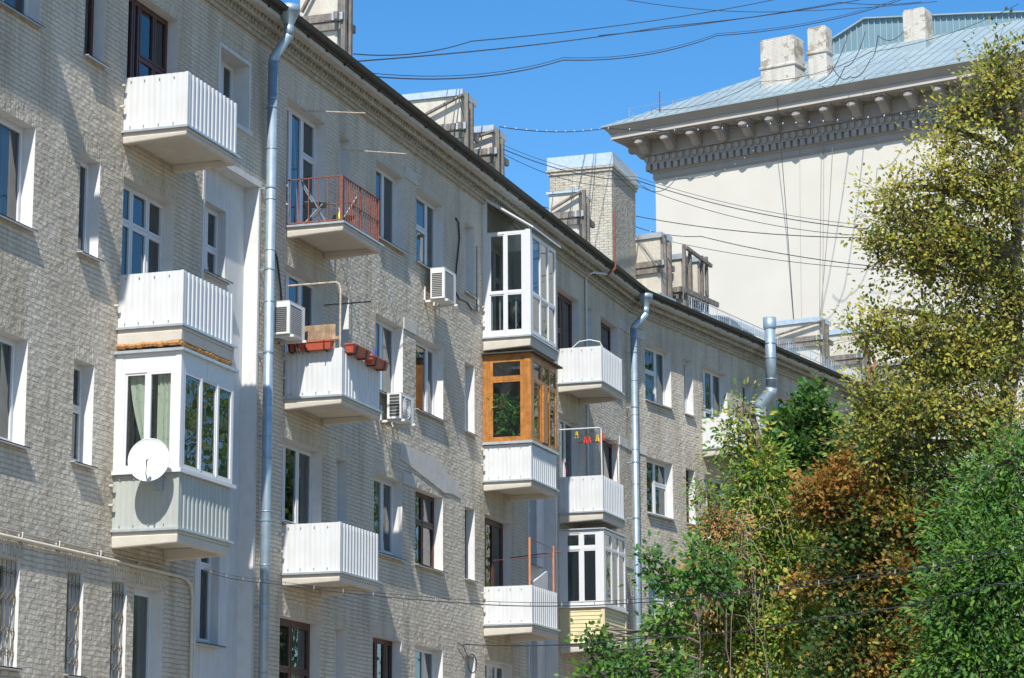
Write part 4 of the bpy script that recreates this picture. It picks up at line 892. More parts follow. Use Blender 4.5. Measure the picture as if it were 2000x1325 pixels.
m = MB(); m.tube([tuple(lnb-ax*0.02), tuple(lnb+ax*0.05)], 0.03, 10); m.tube([tuple(lnb-ax*0.05), tuple(lnb-ax*0.02)], [0.02, 0.03], 10); m.build('receiver', 'acwhite', t)
m = MB(); m.tube([tuple(c0-ax*0.01), tuple(c0-ax*0.1), (34.3, -0.80, 7.25), (34.36, -0.80, 7.15)], 0.02, 8); m.box(34.33, 34.37, -0.86, -0.74, 7.02, 7.24); m.build('mount', 'galv', t)

# clothes rods
t = MB(); t.tube([(41.6, 0.02, 15.25), (41.9, -0.45, 15.26), (42.25, -1.0, 15.28)], 0.014, 6); tag(t.build('clothes_rod', 'rustpipe'), 'thin peeling rod sticking out above the iron-railed balcony, nearer one', 'clothes rod')
t = MB(); t.tube([(43.6, 0.02, 15.02), (44.1, -0.5, 15.06), (44.5, -0.98, 15.08)], 0.014, 6); tag(t.build('clothes_rod', 'rustpipe'), 'thin peeling rod sticking out from the wall right of the iron-railed balcony', 'clothes rod')

# folding chairs on the iron balcony
def chair(x, y, z, rz, label):
    t = T('folding_chair', (x, y, z), label, 'chair'); Fc = Matrix.Translation((x, y, z)) @ Matrix.Rotation(rz, 4, 'Z')
    m = MB(); m.box(-0.2, 0.2, -0.2, 0.2, 0.44, 0.465); bev(m.build('seat', 'black', t, Fc), 0.008)
    m = MB(); m.hexa([(-0.2, 0.2, 0.68), (0.2, 0.2, 0.68), (0.2, 0.22, 0.68), (-0.2, 0.22, 0.68), (-0.2, 0.24, 0.86), (0.2, 0.24, 0.86), (0.2, 0.26, 0.86), (-0.2, 0.26, 0.86)]); bev(m.build('backrest', 'black', t, Fc), 0.008)
    for s in (-0.19, 0.19):
        m = MB(); m.tube([(s, -0.24, 0), (s, 0.0, 0.44), (s, 0.24, 0.84)], 0.012, 6); m.build('leg', 'galv', t, Fc)
        m = MB(); m.tube([(s*0.92, 0.24, 0), (s*0.92, -0.15, 0.44)], 0.012, 6); m.build('leg', 'galv', t, Fc)
    return t
chair(41.25, -0.42, 12.835, rad(20), 'black folding chair on the iron balcony, nearer the drainpipe')
chair(42.3, -0.55, 12.835, rad(-150), 'black folding chair at the far end of the iron balcony')
t = T('spray_bottle', (41.05, -0.98, 12.835), 'small bottle of bright green liquid on the iron balcony floor', 'bottle')
m = MB(); m.lathe([(0.0, 0), (0.045, 0.0), (0.05, 0.02), (0.05, 0.15), (0.02, 0.2), (0.02, 0.23)], (41.05, -0.98, 12.835), 12); m.build('bottle_body', 'greenplastic', t, smooth=True)
m = MB(); m.tube([(41.05, -0.98, 13.06), (41.05, -0.98, 13.11)], 0.022, 8); m.box(41.0, 41.1, -0.99, -0.97, 13.1, 13.13); m.build('cap', 'white', t)

# flower boxes on the second balcony
def planter(a, b, z, label, wd=0.17, hgt=0.15):
    a = Vector(a+(z,)); b = Vector(b+(z,)); d = (b-a).normalized(); n_ = Vector((0, 0, 1)).cross(d)
    t = T('flower_box', tuple((a+b)/2), label, 'planter', 'terracotta flower boxes on the balcony edge')
    m = MB(); q = wd/2; q2 = q*0.72; L = (b-a).length; th = 0.012
    def P(s, w_, h): return tuple(a + d*s + n_*w_ + Vector((0, 0, h)))
    m.hexa([P(0.03, -q2, 0), P(L-0.03, -q2, 0), P(L-0.03, q2, 0), P(0.03, q2, 0), P(0, -q, hgt), P(L, -q, hgt), P(L, q, hgt), P(0, q, hgt)])
    fixn(m.build('box_body', 'planter', t))
    r = MB()
    for (s0, s1, w0, w1) in ((-0.012, L+0.012, -q-0.012, -q+0.008), (-0.012, L+0.012, q-0.008, q+0.012), (-0.012, 0.01, -q+0.008, q-0.008), (L-0.01, L+0.012, -q+0.008, q-0.008)):
        r.hexa([P(s0, w0, hgt-0.012), P(s1, w0, hgt-0.012), P(s1, w1, hgt-0.012), P(s0, w1, hgt-0.012), P(s0, w0, hgt+0.014), P(s1, w0, hgt+0.014), P(s1, w1, hgt+0.014), P(s0, w1, hgt+0.014)])
    fixn(r.build('rim', 'planter', t))
    for f_ in (0.22, 0.78):
        h_ = MB(); s = L*f_; h_.hexa([P(s, -q-0.02, -0.02), P(s+0.015, -q-0.02, -0.02), P(s+0.015, q+0.02, -0.02), P(s, q+0.02, -0.02), P(s, -q-0.02, hgt+0.016), P(s+0.015, -q-0.02, hgt+0.016), P(s+0.015, q+0.02, hgt+0.016), P(s, q+0.02, hgt+0.016)]); h_.build('hook', 'black', t)
    return t
zt = SLAB[1]+0.83
planter((40.80, -0.12), (40.80, -0.30), zt, 'short terracotta flower box against the wall on the near balcony end')
planter((40.80, -0.33), (40.80, -0.98), zt, 'long terracotta flower box on the balcony end facing the camera')
planter((41.0, -1.22), (41.85, -1.22), zt-0.03, 'terracotta flower box just past the balcony corner')
planter((41.95, -1.22), (42.75, -1.22), zt-0.07, 'far terracotta flower box hanging lowest on the balcony front')
def mk(name, label, cat, mat, fn, group=None, F=F1, smooth=False):
    m = MB(); fn(m); return tag(m.build(name, mat, None, F, smooth), label, cat, group)
mk('bent_pole', 'bent peeling pipe rising from the near corner of the flower-box balcony', 'pole', 'rustpipe', lambda m: m.tube([(40.98, 0, 11.72), (40.98, -0.95, 11.72), (40.98, -1.02, 11.68), (40.98, -1.05, 11.58), (40.98, -1.05, 9.65)], 0.019, 8))
mk('bent_pole', 'thin dark bent pipe at the far side of the flower-box balcony', 'pole', 'greywood', lambda m: m.tube([(42.72, 0, 11.72), (42.72, -0.98, 11.72), (42.72, -1.04, 11.66), (42.72, -1.05, 9.65)], 0.015, 8))
mk('plywood_board', 'stained plywood board standing on the flower-box balcony', 'board', 'ply', lambda m: (m.box(41.0, 41.02, -0.95, -0.32, 10.3, 10.95), m.box(40.985, 40.999, -1.03, -0.31, 10.66, 10.72)))
mk('folded_umbrella', 'dark blue folded umbrella tied to the thin pipe above the flower boxes', 'umbrella', 'blueplastic', lambda m: m.tube([(42.66, -1.0, 10.4), (42.7, -1.02, 10.65), (42.72, -1.06, 10.85)], [0.02, 0.035, 0.01], 8))

# stroller-like dark bundle and stool in the tall glazed balcony
t = T('covered_stroller', (52.75, -0.55, 12.9), 'dark patterned bundle on a thin metal frame inside the tall glazed balcony', 'stroller')
m = MB(); nn = 12; b0 = len(m.v)
for i in range(nn+1):
    th_ = math.pi*i/nn
    for j in range(16): a = 2*math.pi*j/16; rr = 1+0.12*math.sin(5*a+3*th_); m.v.append((52.75+0.28*math.sin(th_)*math.cos(a)*rr, -0.52+0.30*math.sin(th_)*math.sin(a)*rr, 13.5+0.33*math.cos(th_)*rr))
for i in range(nn):
    for j in range(16): jj = (j+1) % 16; m.f.append((b0+i*16+j, b0+i*16+jj, b0+(i+1)*16+jj, b0+(i+1)*16+j)); m.m.append(0)
m.build('bundle', 'black', t, smooth=True)
m = MB(); m.tube([(52.5, -0.8, 12.9), (52.6, -0.6, 13.3), (52.9, -0.5, 13.3), (53.0, -0.7, 12.9)], 0.015, 6); m.tube([(52.5, -0.25, 12.9), (52.6, -0.4, 13.3)], 0.015, 6); m.build('frame', 'galv', t)

# house plants behind the orange glazing
def leafblob(name, cx, cy, cz, rx, ry, rz, n, size, mat, parent, long=1.0, F=F1, seed=1):
    rs = np.random.RandomState(seed); m = MB()
    for k in range(n):
        d = rs.normal(size=3); d /= np.linalg.norm(d); r = rs.rand()**0.4
        p = Vector((cx+d[0]*rx*r, cy+d[1]*ry*r, cz+d[2]*rz*r)); a = Vector((d[0], d[1], rs.uniform(-0.8, 0.5))).normalized(); s = a.cross(Vector(rs.normal(size=3))).normalized()
        L = size*rs.uniform(0.7, 1.3)*long; W = size*0.5
        m.quad(p, p+a*L*0.45+s*W*0.5, p+a*L, p+a*L*0.45-s*W*0.5)
    return m.build(name, mat, parent, F)
t = T('house_plant', (52.4, -0.62, 10.5), 'leafy green house plants crowding behind the orange-framed glass', 'plant')
m = MB(); m.lathe([(0.0, 0), (0.1, 0), (0.14, 0.2), (0.15, 0.2)], (52.3, -0.6, 10.35), 14); m.build('pot', 'planter', t)
leafblob('foliage', 52.28, -0.6, 11.05, 0.2, 0.36, 0.5, 420, 0.15, 'plantleaf', t, seed=3)
t = T('spider_plant', (52.4, -0.4, 11.2), 'long narrow-leaved plant hanging at the upper left behind the orange-framed glass', 'plant')
leafblob('foliage', 52.3, -0.35, 11.45, 0.12, 0.14, 0.15, 90, 0.09, 'plantleaf', t, long=4.0, seed=5)
m = MB(); m.tube([(52.3, -0.35, 11.3), (52.3, -0.35, 11.4)], [0.07, 0.1], 10); m.build('pot', 'planter', t)

mk('bent_pipe', 'thin white pipe arching over the top floor balcony right of the orange glazing', 'pipe', 'white', lambda m: m.tube([(57.8, -0.25, 13.55), (57.82, -0.32, 13.72), (57.85, -0.5, 13.88), (57.9, -0.75, 13.92), (57.95, -1.0, 13.86), (58.0, -1.08, 13.68)], 0.016, 8))
# clothes line with pegs above the fourth-column balcony
t = T('clothes_line', (58, -0.6, 10.5), 'white pipe clothes line above the white balcony in the fourth column', 'clothes line')
m = MB(); m.tube([(57.75, 0, 11.68), (57.75, -1.02, 11.68), (57.78, -1.06, 11.64), (57.78, -1.08, 9.65)], 0.016, 6); m.build('post', 'white', t)
m = MB(); m.tube([(59.35, 0, 11.6), (59.35, -1.0, 11.6), (59.35, -1.03, 10.4)], 0.013, 6); m.build('post', 'rust', t)
m = MB()
for y in (-0.2, -0.4, -0.6, -0.8, -0.98): m.tube([(57.75, y, 11.68), (58.5, y, 11.58), (59.35, y, 11.6)], 0.004, 4)
m.build('line', 'cable', t)
PG = [(57.9, -0.4, 11.62, 'yellowpeg', 'yellow clothes peg nearest the wall end of the line'), (58.3, -0.6, 11.55, 'redpeg', 'red clothes peg hanging lowest in the middle of the line'), (58.35, -0.8, 11.58, 'yellowpeg', 'yellow clothes peg at the outer part of the line'),
      (58.5, -0.8, 11.57, 'redpeg', 'red clothes peg next to the outer yellow peg'), (58.2, -0.98, 11.6, 'redpeg', 'outermost red clothes peg on the line'), (58.15, -0.55, 11.52, 'redpeg', 'small red clothes peg left of the lowest one')]
for x, y, z, mm, lab in PG: mk('clothes_peg', lab, 'clothes peg', mm, lambda m: (m.hexa([(x-0.02, y-0.05, z-0.14), (x+0.02, y-0.05, z-0.14), (x+0.02, y-0.02, z-0.14), (x-0.02, y-0.02, z-0.14), (x-0.02, y-0.015, z+0.02), (x+0.02, y-0.015, z+0.02), (x+0.02, y, z+0.02), (x-0.02, y, z+0.02)]), m.hexa([(x-0.02, y+0.02, z-0.14), (x+0.02, y+0.02, z-0.14), (x+0.02, y+0.05, z-0.14), (x-0.02, y+0.05, z-0.14), (x-0.02, y+0.001, z+0.02), (x+0.02, y+0.001, z+0.02), (x+0.02, y+0.016, z+0.02), (x-0.02, y+0.016, z+0.02)])), group='clothes pegs on the line')
mk('ski_pole', 'red pole leaning in the corner of the peg-line balcony', 'pole', 'redpeg', lambda m: m.tube([(57.85, -0.1, 10.9), (57.95, -0.3, 9.7)], 0.014, 6))
# orange poles on the lowest third-column balcony
t = T('pole_frame', (53, -1.05, 6.45), 'two orange poles joined by a line above the lowest white balcony', 'pole frame')
m = MB(); m.tube([(52.1, -1.04, 6.5), (52.1, -1.04, 8.33)], 0.028, 8); m.build('pole', 'orangepaint', t)
m = MB(); m.tube([(53.85, -1.04, 6.5), (53.85, -1.04, 8.33)], 0.024, 8); m.build('pole', 'orangepaint', t)
m = MB(); m.tube([(52.1, -1.04, 8.3), (53.85, -1.04, 8.27)], 0.008, 5); m.tube([(53.85, -0.0, 8.1), (53.85, -1.3, 8.2)], 0.012, 5); m.tube([(52.1, -0.2, 7.85), (53.85, -1.04, 8.1)], 0.007, 5); m.build('line', 'rust', t)
mk('mattress_board', 'large pale board standing inside the lowest balcony behind the orange poles', 'board', 'plaster', lambda m: m.hexa([(52.5, -0.95, 6.5), (53.7, -0.95, 6.5), (53.7, -0.9, 6.5), (52.5, -0.9, 6.5), (52.5, -0.95, 7.35), (53.7, -0.95, 7.75), (53.7, -0.9, 7.75), (52.5, -0.9, 7.35)]))
# laundry on the wing-2 balcony
t = T('hanging_laundry', (5.4, -0.6, 10.5), 'pale blue washing hanging on the balcony behind the trees', 'laundry', F=F2)
for i, (x, w_, h_) in enumerate(((4.85, 0.3, 0.6), (5.2, 0.35, 0.5), (5.6, 0.4, 0.65), (6.05, 0.3, 0.45))):
    m = MB()
    for k in range(6):
        a = x+w_*k/6; b = x+w_*(k+1)/6; f_ = lambda q: -0.95+0.03*math.sin(q*30+i)
        m.quad((a, f_(a), 11.3-h_), (b, f_(b), 11.3-h_-0.03*(k % 2)), (b, f_(b), 11.33), (a, f_(a), 11.33))
    m.build('cloth', 'laundry' if i != 2 else 'white', t, F2)
# red ladder at the far stack
t = T('roof_ladder', (17.4, -0.4, 9), 'faded red iron ladder climbing to the roof of the second wing', 'ladder', F=F2)
for x in (17.2, 17.72):
    m = MB(); m.beam((x, -0.45, 8.0), (x, -0.45, 17.75), 0.06, 0.06); m.beam((x, -0.45, 17.74), (x-0.55, -0.2, 18.25), 0.06, 0.06); m.build('rail', 'redpaint', t, F2)
for k in range(28):
    m = MB(); z = 8.2+k*0.35; m.tube([(17.2, -0.45, z), (17.72, -0.45, z)], 0.014, 5); m.build('rung', 'redpaint', t, F2)
# black wires on the wall
mk('wall_cable', 'thick black cable drooping down the wall right of the upper air conditioner', 'cable', 'cable', lambda m: m.tube([(50.1, -0.02, 15.2), (50.25, -0.03, 15.15), (50.32, -0.03, 14.8), (50.15, -0.03, 14.2), (50.0, -0.03, 13.55), (50.3, -0.03, 13.42), (50.8, -0.03, 13.45), (51.1, -0.04, 13.35), (51.7, -0.03, 13.45)], 0.02, 6))
mk('wall_cable', 'black cable looping beside the long drainpipe above the air conditioner', 'cable', 'cable', lambda m: m.tube([(40.2, -0.02, 12.35), (40.4, -0.04, 12.1), (40.55, -0.05, 11.6), (40.62, -0.05, 11.25)], 0.022, 6))
t = mk('coiled_cable', 'loop of black cable hanging by the lowest narrow window', 'cable', 'cable', lambda m: (m.tube([(50.95+0.0*k+0.28*math.cos(a), -0.1, 5.5+0.2*math.sin(a)) for k, a in enumerate(np.linspace(0, 4*math.pi, 34))], 0.012, 6), m.tube([(50.7, -0.1, 5.6), (50.5, -0.05, 5.85), (50.2, -0.02, 5.9)], 0.01, 5)))
mk('pipe_vent', 'dark slot-like pipe on the wall left of the tall glazed balcony', 'pipe', 'roughplaster', lambda m: m.tube([(51.55, -0.03, 14.9), (51.55, -0.03, 13.4)], 0.03, 6))

# ---------------- overhead wires ----------------
def wire(pts, r, label, mat='cable', sag=0.4, clips=0, messenger=0.0, name='overhead_cable', lash=False):
    r *= 0.62; P = [Vector(p) for p in pts]; Q = []
    for a, b in zip(P, P[1:]):
        n = 14
        for i in range(n): t = i/n; q = a.lerp(b, t); q.z -= sag*4*t*(1-t); Q.append(q)
    Q.append(P[-1])
    m = MB(); m.tube(Q, r, 5)
    if messenger: m.tube([q+Vector((0, 0, messenger)) for q in Q], r*0.55, 4)
    o = tag(m.build(name, mat), label, 'cable')
    if clips:
        c = MB(); k = 0; step = max(1, len(Q)*6//clips)
        tot = sum((b-a).length for a, b in zip(Q, Q[1:])); 
        for i in range(clips):
            s = tot*(i+0.5)/clips
            for a, b in zip(Q, Q[1:]):
                L = (b-a).length
                if s <= L: p = a.lerp(b, s/L); break
                s -= L
            c.beam(p-Vector((0, 0, r*1.2)), p+Vector((0, 0, max(messenger, r*2.0)+r)), r*1.5, r*1.5)
        build_each(c, 'cable_clip', 'white' if messenger == 0 else 'greycable', o)
    return o
wire([(46.33, 0.91, 17.92), (54.75, 1.25, 20.88), (80.28, -1.20, 30.20)], 0.022, 'upper of the two black cables leaving the first chimney', sag=0.15)
wire([(46.32, 0.93, 17.75), (72.58, 0.99, 26.94), (88.69, -2.57, 32.80)], 0.026, 'lower of the two black cables leaving the first chimney', sag=0.1)
wire([(69.14, 2.18, 25.68), (88.52, -1.63, 32.71), (94.95, -3.74, 34.61)], 0.024, 'black cable running just above the lower chimney cable near the top of the sky', sag=0.1)
wire([(46.44, 0.63, 17.44), (63.10, 1.46, 22.98), (75.89, 0.13, 27.59), (92.85, -3.26, 34.06)], 0.026, 'lowest lashed black cable across the blue sky', sag=0.25, messenger=0.07)
wire([(69.28, 1.71, 26.88), (77.80, 0.74, 29.16), (84.31, -0.91, 31.07), (95.04, -4.34, 34.59)], 0.02, 'thin cable crossing the others at the top edge of the sky', sag=0.05)
wire([(54.97, 0.60, 18.71), (67.28, 1.43, 22.18), (62.56, -4.38, 20.41), (47.73, -12.81, 16.04)], 0.022, 'black cable with white clips crossing in front of the classical cornice', sag=0.12, clips=34)
wire([(55.00, 0.51, 18.15), (67.50, 0.63, 20.60), (61.06, -7.15, 16.96)], 0.02, 'cable from the twin chimneys down past the brick stack across the cream wall, upper one', sag=0.2, messenger=0.1)
wire([(55.01, 0.49, 18.02), (67.50, 0.64, 20.45), (61.08, -7.27, 16.77)], 0.014, 'thinner cable just under the twin chimney cable', sag=0.3)
wire([(62.83, 2.29, 18.88), (69.42, 1.21, 20.04), (61.06, -7.14, 16.73)], 0.02, 'cable crossing the cream wall at mid height, from behind the brick stack', sag=0.15)
wire([(69.42, 1.21, 19.71), (69.91, -0.69, 19.37), (61.12, -7.49, 15.96)], 0.02, 'clipped cable just above the timber caged stacks', sag=0.1, clips=14)
wire([(71.59, 0.84, 19.76), (61.12, -7.49, 15.88)], 0.014, 'thin cable running right of the timber caged stacks', sag=0.12)
wire([(67.51, 0.62, 20.60), (79.42, 2.50, 23.88), (99.60, 4.09, 30.59)], 0.02, 'short clipped cable rising from the brick stack to the cornice', sag=0.4, clips=12)
wire([(96.68, 7.65, 31.75), (97.66, 3.59, 32.85), (98.56, -1.00, 33.93), (96.43, -7.39, 34.60)], 0.02, 'cable strung along the roof edge of the cream building', sag=0.3)
wire([(104.71, 4.28, 34.26), (105.95, 4.27, 29.20), (106.43, 4.13, 23.69)], 0.025, 'dark cable hanging down the cream wall, leftmost of the hanging ones', sag=0.0)
wire([(104.20, 2.25, 34.54), (106.00, 2.63, 31.90), (106.14, 2.99, 23.56)], 0.025, 'grey cable hanging straight down the middle of the cream wall', 'greycable', sag=0.0)
wire([(106.02, 2.51, 32.13), (106.06, 2.66, 28.15), (106.10, 2.85, 23.54)], 0.018, 'thin pale cable hanging beside the middle grey cable', 'greycable', sag=0.0)
wire([(105.81, 2.07, 32.15), (105.99, 2.39, 28.81), (106.15, 3.04, 23.56)], 0.014, 'thin slanting cable right of the middle grey cables', 'greycable', sag=0.0)
wire([(106.31, 3.65, 32.55), (106.33, 3.74, 28.54), (106.35, 3.81, 23.65)], 0.014, 'very thin pale cable between the dark and the grey hanging cables', 'greycable', sag=0.0)
wire([(102.36, 0.50, 36.36), (99.16, 1.30, 33.06)], 0.03, 'black cable draped from the attic down to the middle chimney', sag=0.5)
wire([(102.47, -0.14, 36.16), (99.36, 0.23, 33.68), (99.18, 1.20, 32.88)], 0.03, 'black cable looping over the metal roof beside the middle chimney', sag=0.4)
wire([(101.75, -1.91, 35.74), (101.58, -0.84, 35.62), (99.55, -0.83, 33.96), (99.39, 0.04, 33.22), (99.26, 0.75, 33.71)], 0.03, 'black cable looping from the right chimney over the metal roof', sag=0.3)
wire([(34.32, -1.59, 5.74), (32.88, -3.24, 5.36), (31.21, -7.19, 4.76), (29.87, -9.61, 4.58), (28.49, -12.51, 4.61), (26.83, -14.87, 4.73)], 0.011, 'clipped black cable crossing the lower facade and the trees, upper of the two low ones', sag=0.03, clips=26, messenger=0.045)
wire([(32.06, -6.57, 4.32), (29.89, -9.66, 4.14), (28.44, -12.21, 4.19), (27.77, -14.35, 4.44), (27.82, -14.74, 4.55)], 0.013, 'lowest black cable crossing from the wall into the trees', sag=0.05)

# ---------------- trees ----------------
def curve(a, b, bend, n=7):
    a = Vector(a); b = Vector(b); d = b-a; L = d.length; out = []
    for i in range(n+1):
        t = i/n; p = a.lerp(b, t); p.z += bend*L*4*t*(1-t)*0.5; out.append(p + Vector((U(-1, 1), U(-1, 1), U(-1, 1)))*L*0.018*(1 if 0 < i < n else 0))
    return out
LEAF = { # outline (x along, y across, z fold) for one leaf
 'oval': ([(0, 0, 0), (0.3, 0.28, 0.06), (0.62, 0.27, 0.06), (1, 0, -0.06), (0.62, -0.27, 0.06), (0.3, -0.28, 0.06)], [(0, 1, 2, 3), (0, 3, 4, 5)]),
 'narrow': ([(0, 0, 0), (0.35, 0.2, 0.06), (0.68, 0.16, 0.0), (1, 0, -0.14), (0.68, -0.16, 0.0), (0.35, -0.2, 0.06)], [(0, 1, 2, 3), (0, 3, 4, 5)]),
 'lobed': ([(0, 0, 0), (0.05, 0.42, 0.05), (0.38, 0.30, 0.05), (0.62, 0.52, -0.03), (0.72, 0.2, 0.02), (1, 0, -0.08), (0.72, -0.2, 0.02), (0.62, -0.52, -0.03), (0.38, -0.30, 0.05), (0.05, -0.42, 0.05)], [(0, 1, 2), (0, 2, 3, 4, 5), (0, 5, 6, 7, 8), (0, 8, 9)]),
}
def tree(name, label, base, top, blobs, leaf, size, cols, per, seed, trunk_r=0.16, droop=0.3, twig=0.55, spread=0.14, patch=None, dens=1.0, hang=0, cat='tree', up=0.6):
    random.seed(seed); rs = np.random.RandomState(seed)
    t = tag(empty(name, base), label, cat, 'trees in front of the second wing')
    tk = MB(); B = Vector(base); Tp = Vector(top); pts = curve(B, Tp, 0.0, 9)
    tk.tube(pts, [trunk_r*(1-0.8*i/9) for i in range(10)], 9)
    tk_o = tk.build('trunk', 'bark', t, smooth=True)
    br = MB(); P = []; D = []; S = []; K = []
    for bi, bl in enumerate(blobs):
        c = Vector(bl[:3]); rx, ry, rz = bl[3:6]; nc = bl[6]; mi = bl[7] if len(bl) > 7 else None
        # limb from the trunk to this part of the crown
        tt = max(0.25, min(0.95, (c.z-rz*0.7-B.z)/(Tp.z-B.z))); k = tt*9; s0 = pts[int(k)].lerp(pts[min(9, int(k)+1)], k-int(k))
        limb = curve(s0, c + Vector((0, 0, rz*0.35)), 0.12, 8); br.tube(limb, [trunk_r*0.42*(1-0.8*i/8)+0.008 for i in range(9)], 6)
        for q in range(int(nc*dens+0.5)):
            d = rs.normal(size=3); d /= np.linalg.norm(d); r = (0.30+0.70*rs.rand())**0.75
            if rs.rand() < 0.16: r *= rs.uniform(1.1, 1.38)
            e = c + Vector((d[0]*rx*r, d[1]*ry*r, d[2]*rz*r))
            s1 = limb[min(8, int(2+rs.rand()*6.9))]
            out = Vector((d[0], d[1], d[2]*0.6)) + Vector((0, 0, up*rs.rand())); out.normalize()
            st = e - out*twig*0.5 
            if q % 2 == 0: br.tube(curve(s1, st, 0.05, 3), [0.016, 0.012, 0.009, 0.006], 4, cap=False)
            tw = [st + out*twig*f - Vector((0, 0, droop*twig*f*f)) for f in (0, 0.35, 0.7, 1.0)]
            br.tube(tw, [0.007, 0.006, 0.004, 0.003], 3, cap=False)
            n = int(per*rs.uniform(0.6, 1.3)); f = rs.rand(n)**0.8
            base_p = np.array([list(st + out*twig*x - Vector((0, 0, droop*twig*x*x))) for x in f])
            off = rs.normal(size=(n, 3))*spread
            P.append(base_p+off); dd = off/np.linalg.norm(off, axis=1)[:, None] + np.array(out)*0.5 + np.array([0, 0, -droop*rs.rand()]); D.append(dd); S.append(size*rs.uniform(0.65, 1.25, n))
            if mi is not None: kk = np.where(rs.rand(n) < 0.82, mi, rs.choice(len(cols), n, p=[x[1] for x in cols]))
            else:
                main = rs.choice(len(cols), p=[x[1] for x in cols]); kk = np.where(rs.rand(n) < 0.55, main, rs.choice(len(cols), n, p=[x[1] for x in cols]))
            K.append(kk)
    br.build('branches', 'bark', t)
    P = np.concatenate(P); D = np.concatenate(D); S = np.concatenate(S); K = np.concatenate(K)
    D /= np.linalg.norm(D, axis=1)[:, None]; n = len(P)
    nn = rs.normal(size=(n, 3))*0.42 + np.array([-0.6, -0.35, 0.7]); side = np.cross(nn, D); side /= np.linalg.norm(side, axis=1)[:, None]+1e-9; nz = np.cross(D, side)
    ol, fc = LEAF[leaf]; ol = np.array(ol); nv = len(ol)
    V = P[:, None, :] + S[:, None, None]*(ol[None, :, 0:1]*D[:, None, :] + ol[None, :, 1:2]*side[:, None, :] + ol[None, :, 2:3]*nz[:, None, :])
    V = V.reshape(-1, 3) - np.array(base)[None, :]
    loops = []; starts = []; tot = []; s = 0
    L = np.concatenate([np.array(f) for f in fc]); sz = [len(f) for f in fc]; per_l = len(L)
    li = (np.arange(n)[:, None]*nv + L[None, :]).ravel(); st = (np.arange(n)[:, None]*per_l + np.concatenate([[0], np.cumsum(sz)[:-1]])[None, :]).ravel(); to = np.tile(sz, n)
    me = bpy.data.meshes.new('foliage'); me.vertices.add(len(V)); me.vertices.foreach_set('co', V.astype(np.float32).ravel())
    me.loops.add(len(li)); me.loops.foreach_set('vertex_index', li.astype(np.int32)); me.polygons.add(len(st)); me.polygons.foreach_set('loop_start', st.astype(np.int32)); me.polygons.foreach_set('loop_total', to.astype(np.int32))
    for c_ in cols: me.materials.append(c_[0])
    me.polygons.foreach_set('material_index', np.repeat(K, len(fc)).astype(np.int32)); me.update(calc_edges=True)
    o = bpy.data.objects.new('foliage', me); C.objects.link(o); place(o, Matrix.Translation(base), t)
    if hang:
        h = MB(); cx, cy, cz, hr, hl = hang
        for k in range(52):
            a = Vector((cx+rs.normal()*hr*0.25, cy+rs.normal()*hr*0.25, cz+rs.normal()*0.5)); d = Vector((rs.normal()*hr*0.45, rs.normal()*hr*0.45, 0)); L_ = hl*rs.uniform(0.4, 1)
            h.tube([a, a+d*0.3+Vector((0, 0, 0.12*L_)), a+d*0.6+Vector((0, 0, 0.06*L_)), a+d*0.85-Vector((0, 0, 0.3*L_)), a+d*1.0-Vector((0, 0, L_))], [0.007, 0.007, 0.006, 0.005, 0.003], 4, cap=False)
        h.build('dead_twigs', 'deadtwig', t)
    print(name, n)
    return t
LM = dict(
 yg=leaf_mat('yellow_green_leaf', (0.40, 0.37, 0.07)), ol=leaf_mat('olive_leaf', (0.25, 0.27, 0.06)), dk=leaf_mat('dark_green_leaf', (0.055, 0.105, 0.03)), br=leaf_mat('bronze_leaf', (0.23, 0.16, 0.045)), ye=leaf_mat('yellow_leaf', (0.42, 0.31, 0.05)),
 gr=leaf_mat('fresh_green_leaf', (0.11, 0.225, 0.035)), lg=leaf_mat('light_green_leaf', (0.19, 0.30, 0.06)), cool=leaf_mat('cool_green_leaf', (0.065, 0.165, 0.045)), orr=leaf_mat('orange_brown_leaf', (0.27, 0.135, 0.035)), rd=leaf_mat('rust_leaf', (0.22, 0.085, 0.03)), tan=leaf_mat('dry_seed', (0.42, 0.24, 0.09)))
def bl(c, r, nc, mi=None, k=0.9): return (c[0], c[1], c[2], r*k, r, r if not isinstance(r, tuple) else r, nc) + ((mi,) if mi is not None else ())
def el(c, rh, rv, nc, mi=None): return (c[0], c[1], c[2], rh, rh, rv, nc) + ((mi,) if mi is not None else ())
D1 = 40
p1 = [(LM['ol'], .42), (LM['yg'], .24), (LM['dk'], .17), (LM['br'], .13), (LM['ye'], .04)]
B1 = (40.70, -12.93, 4.44); 
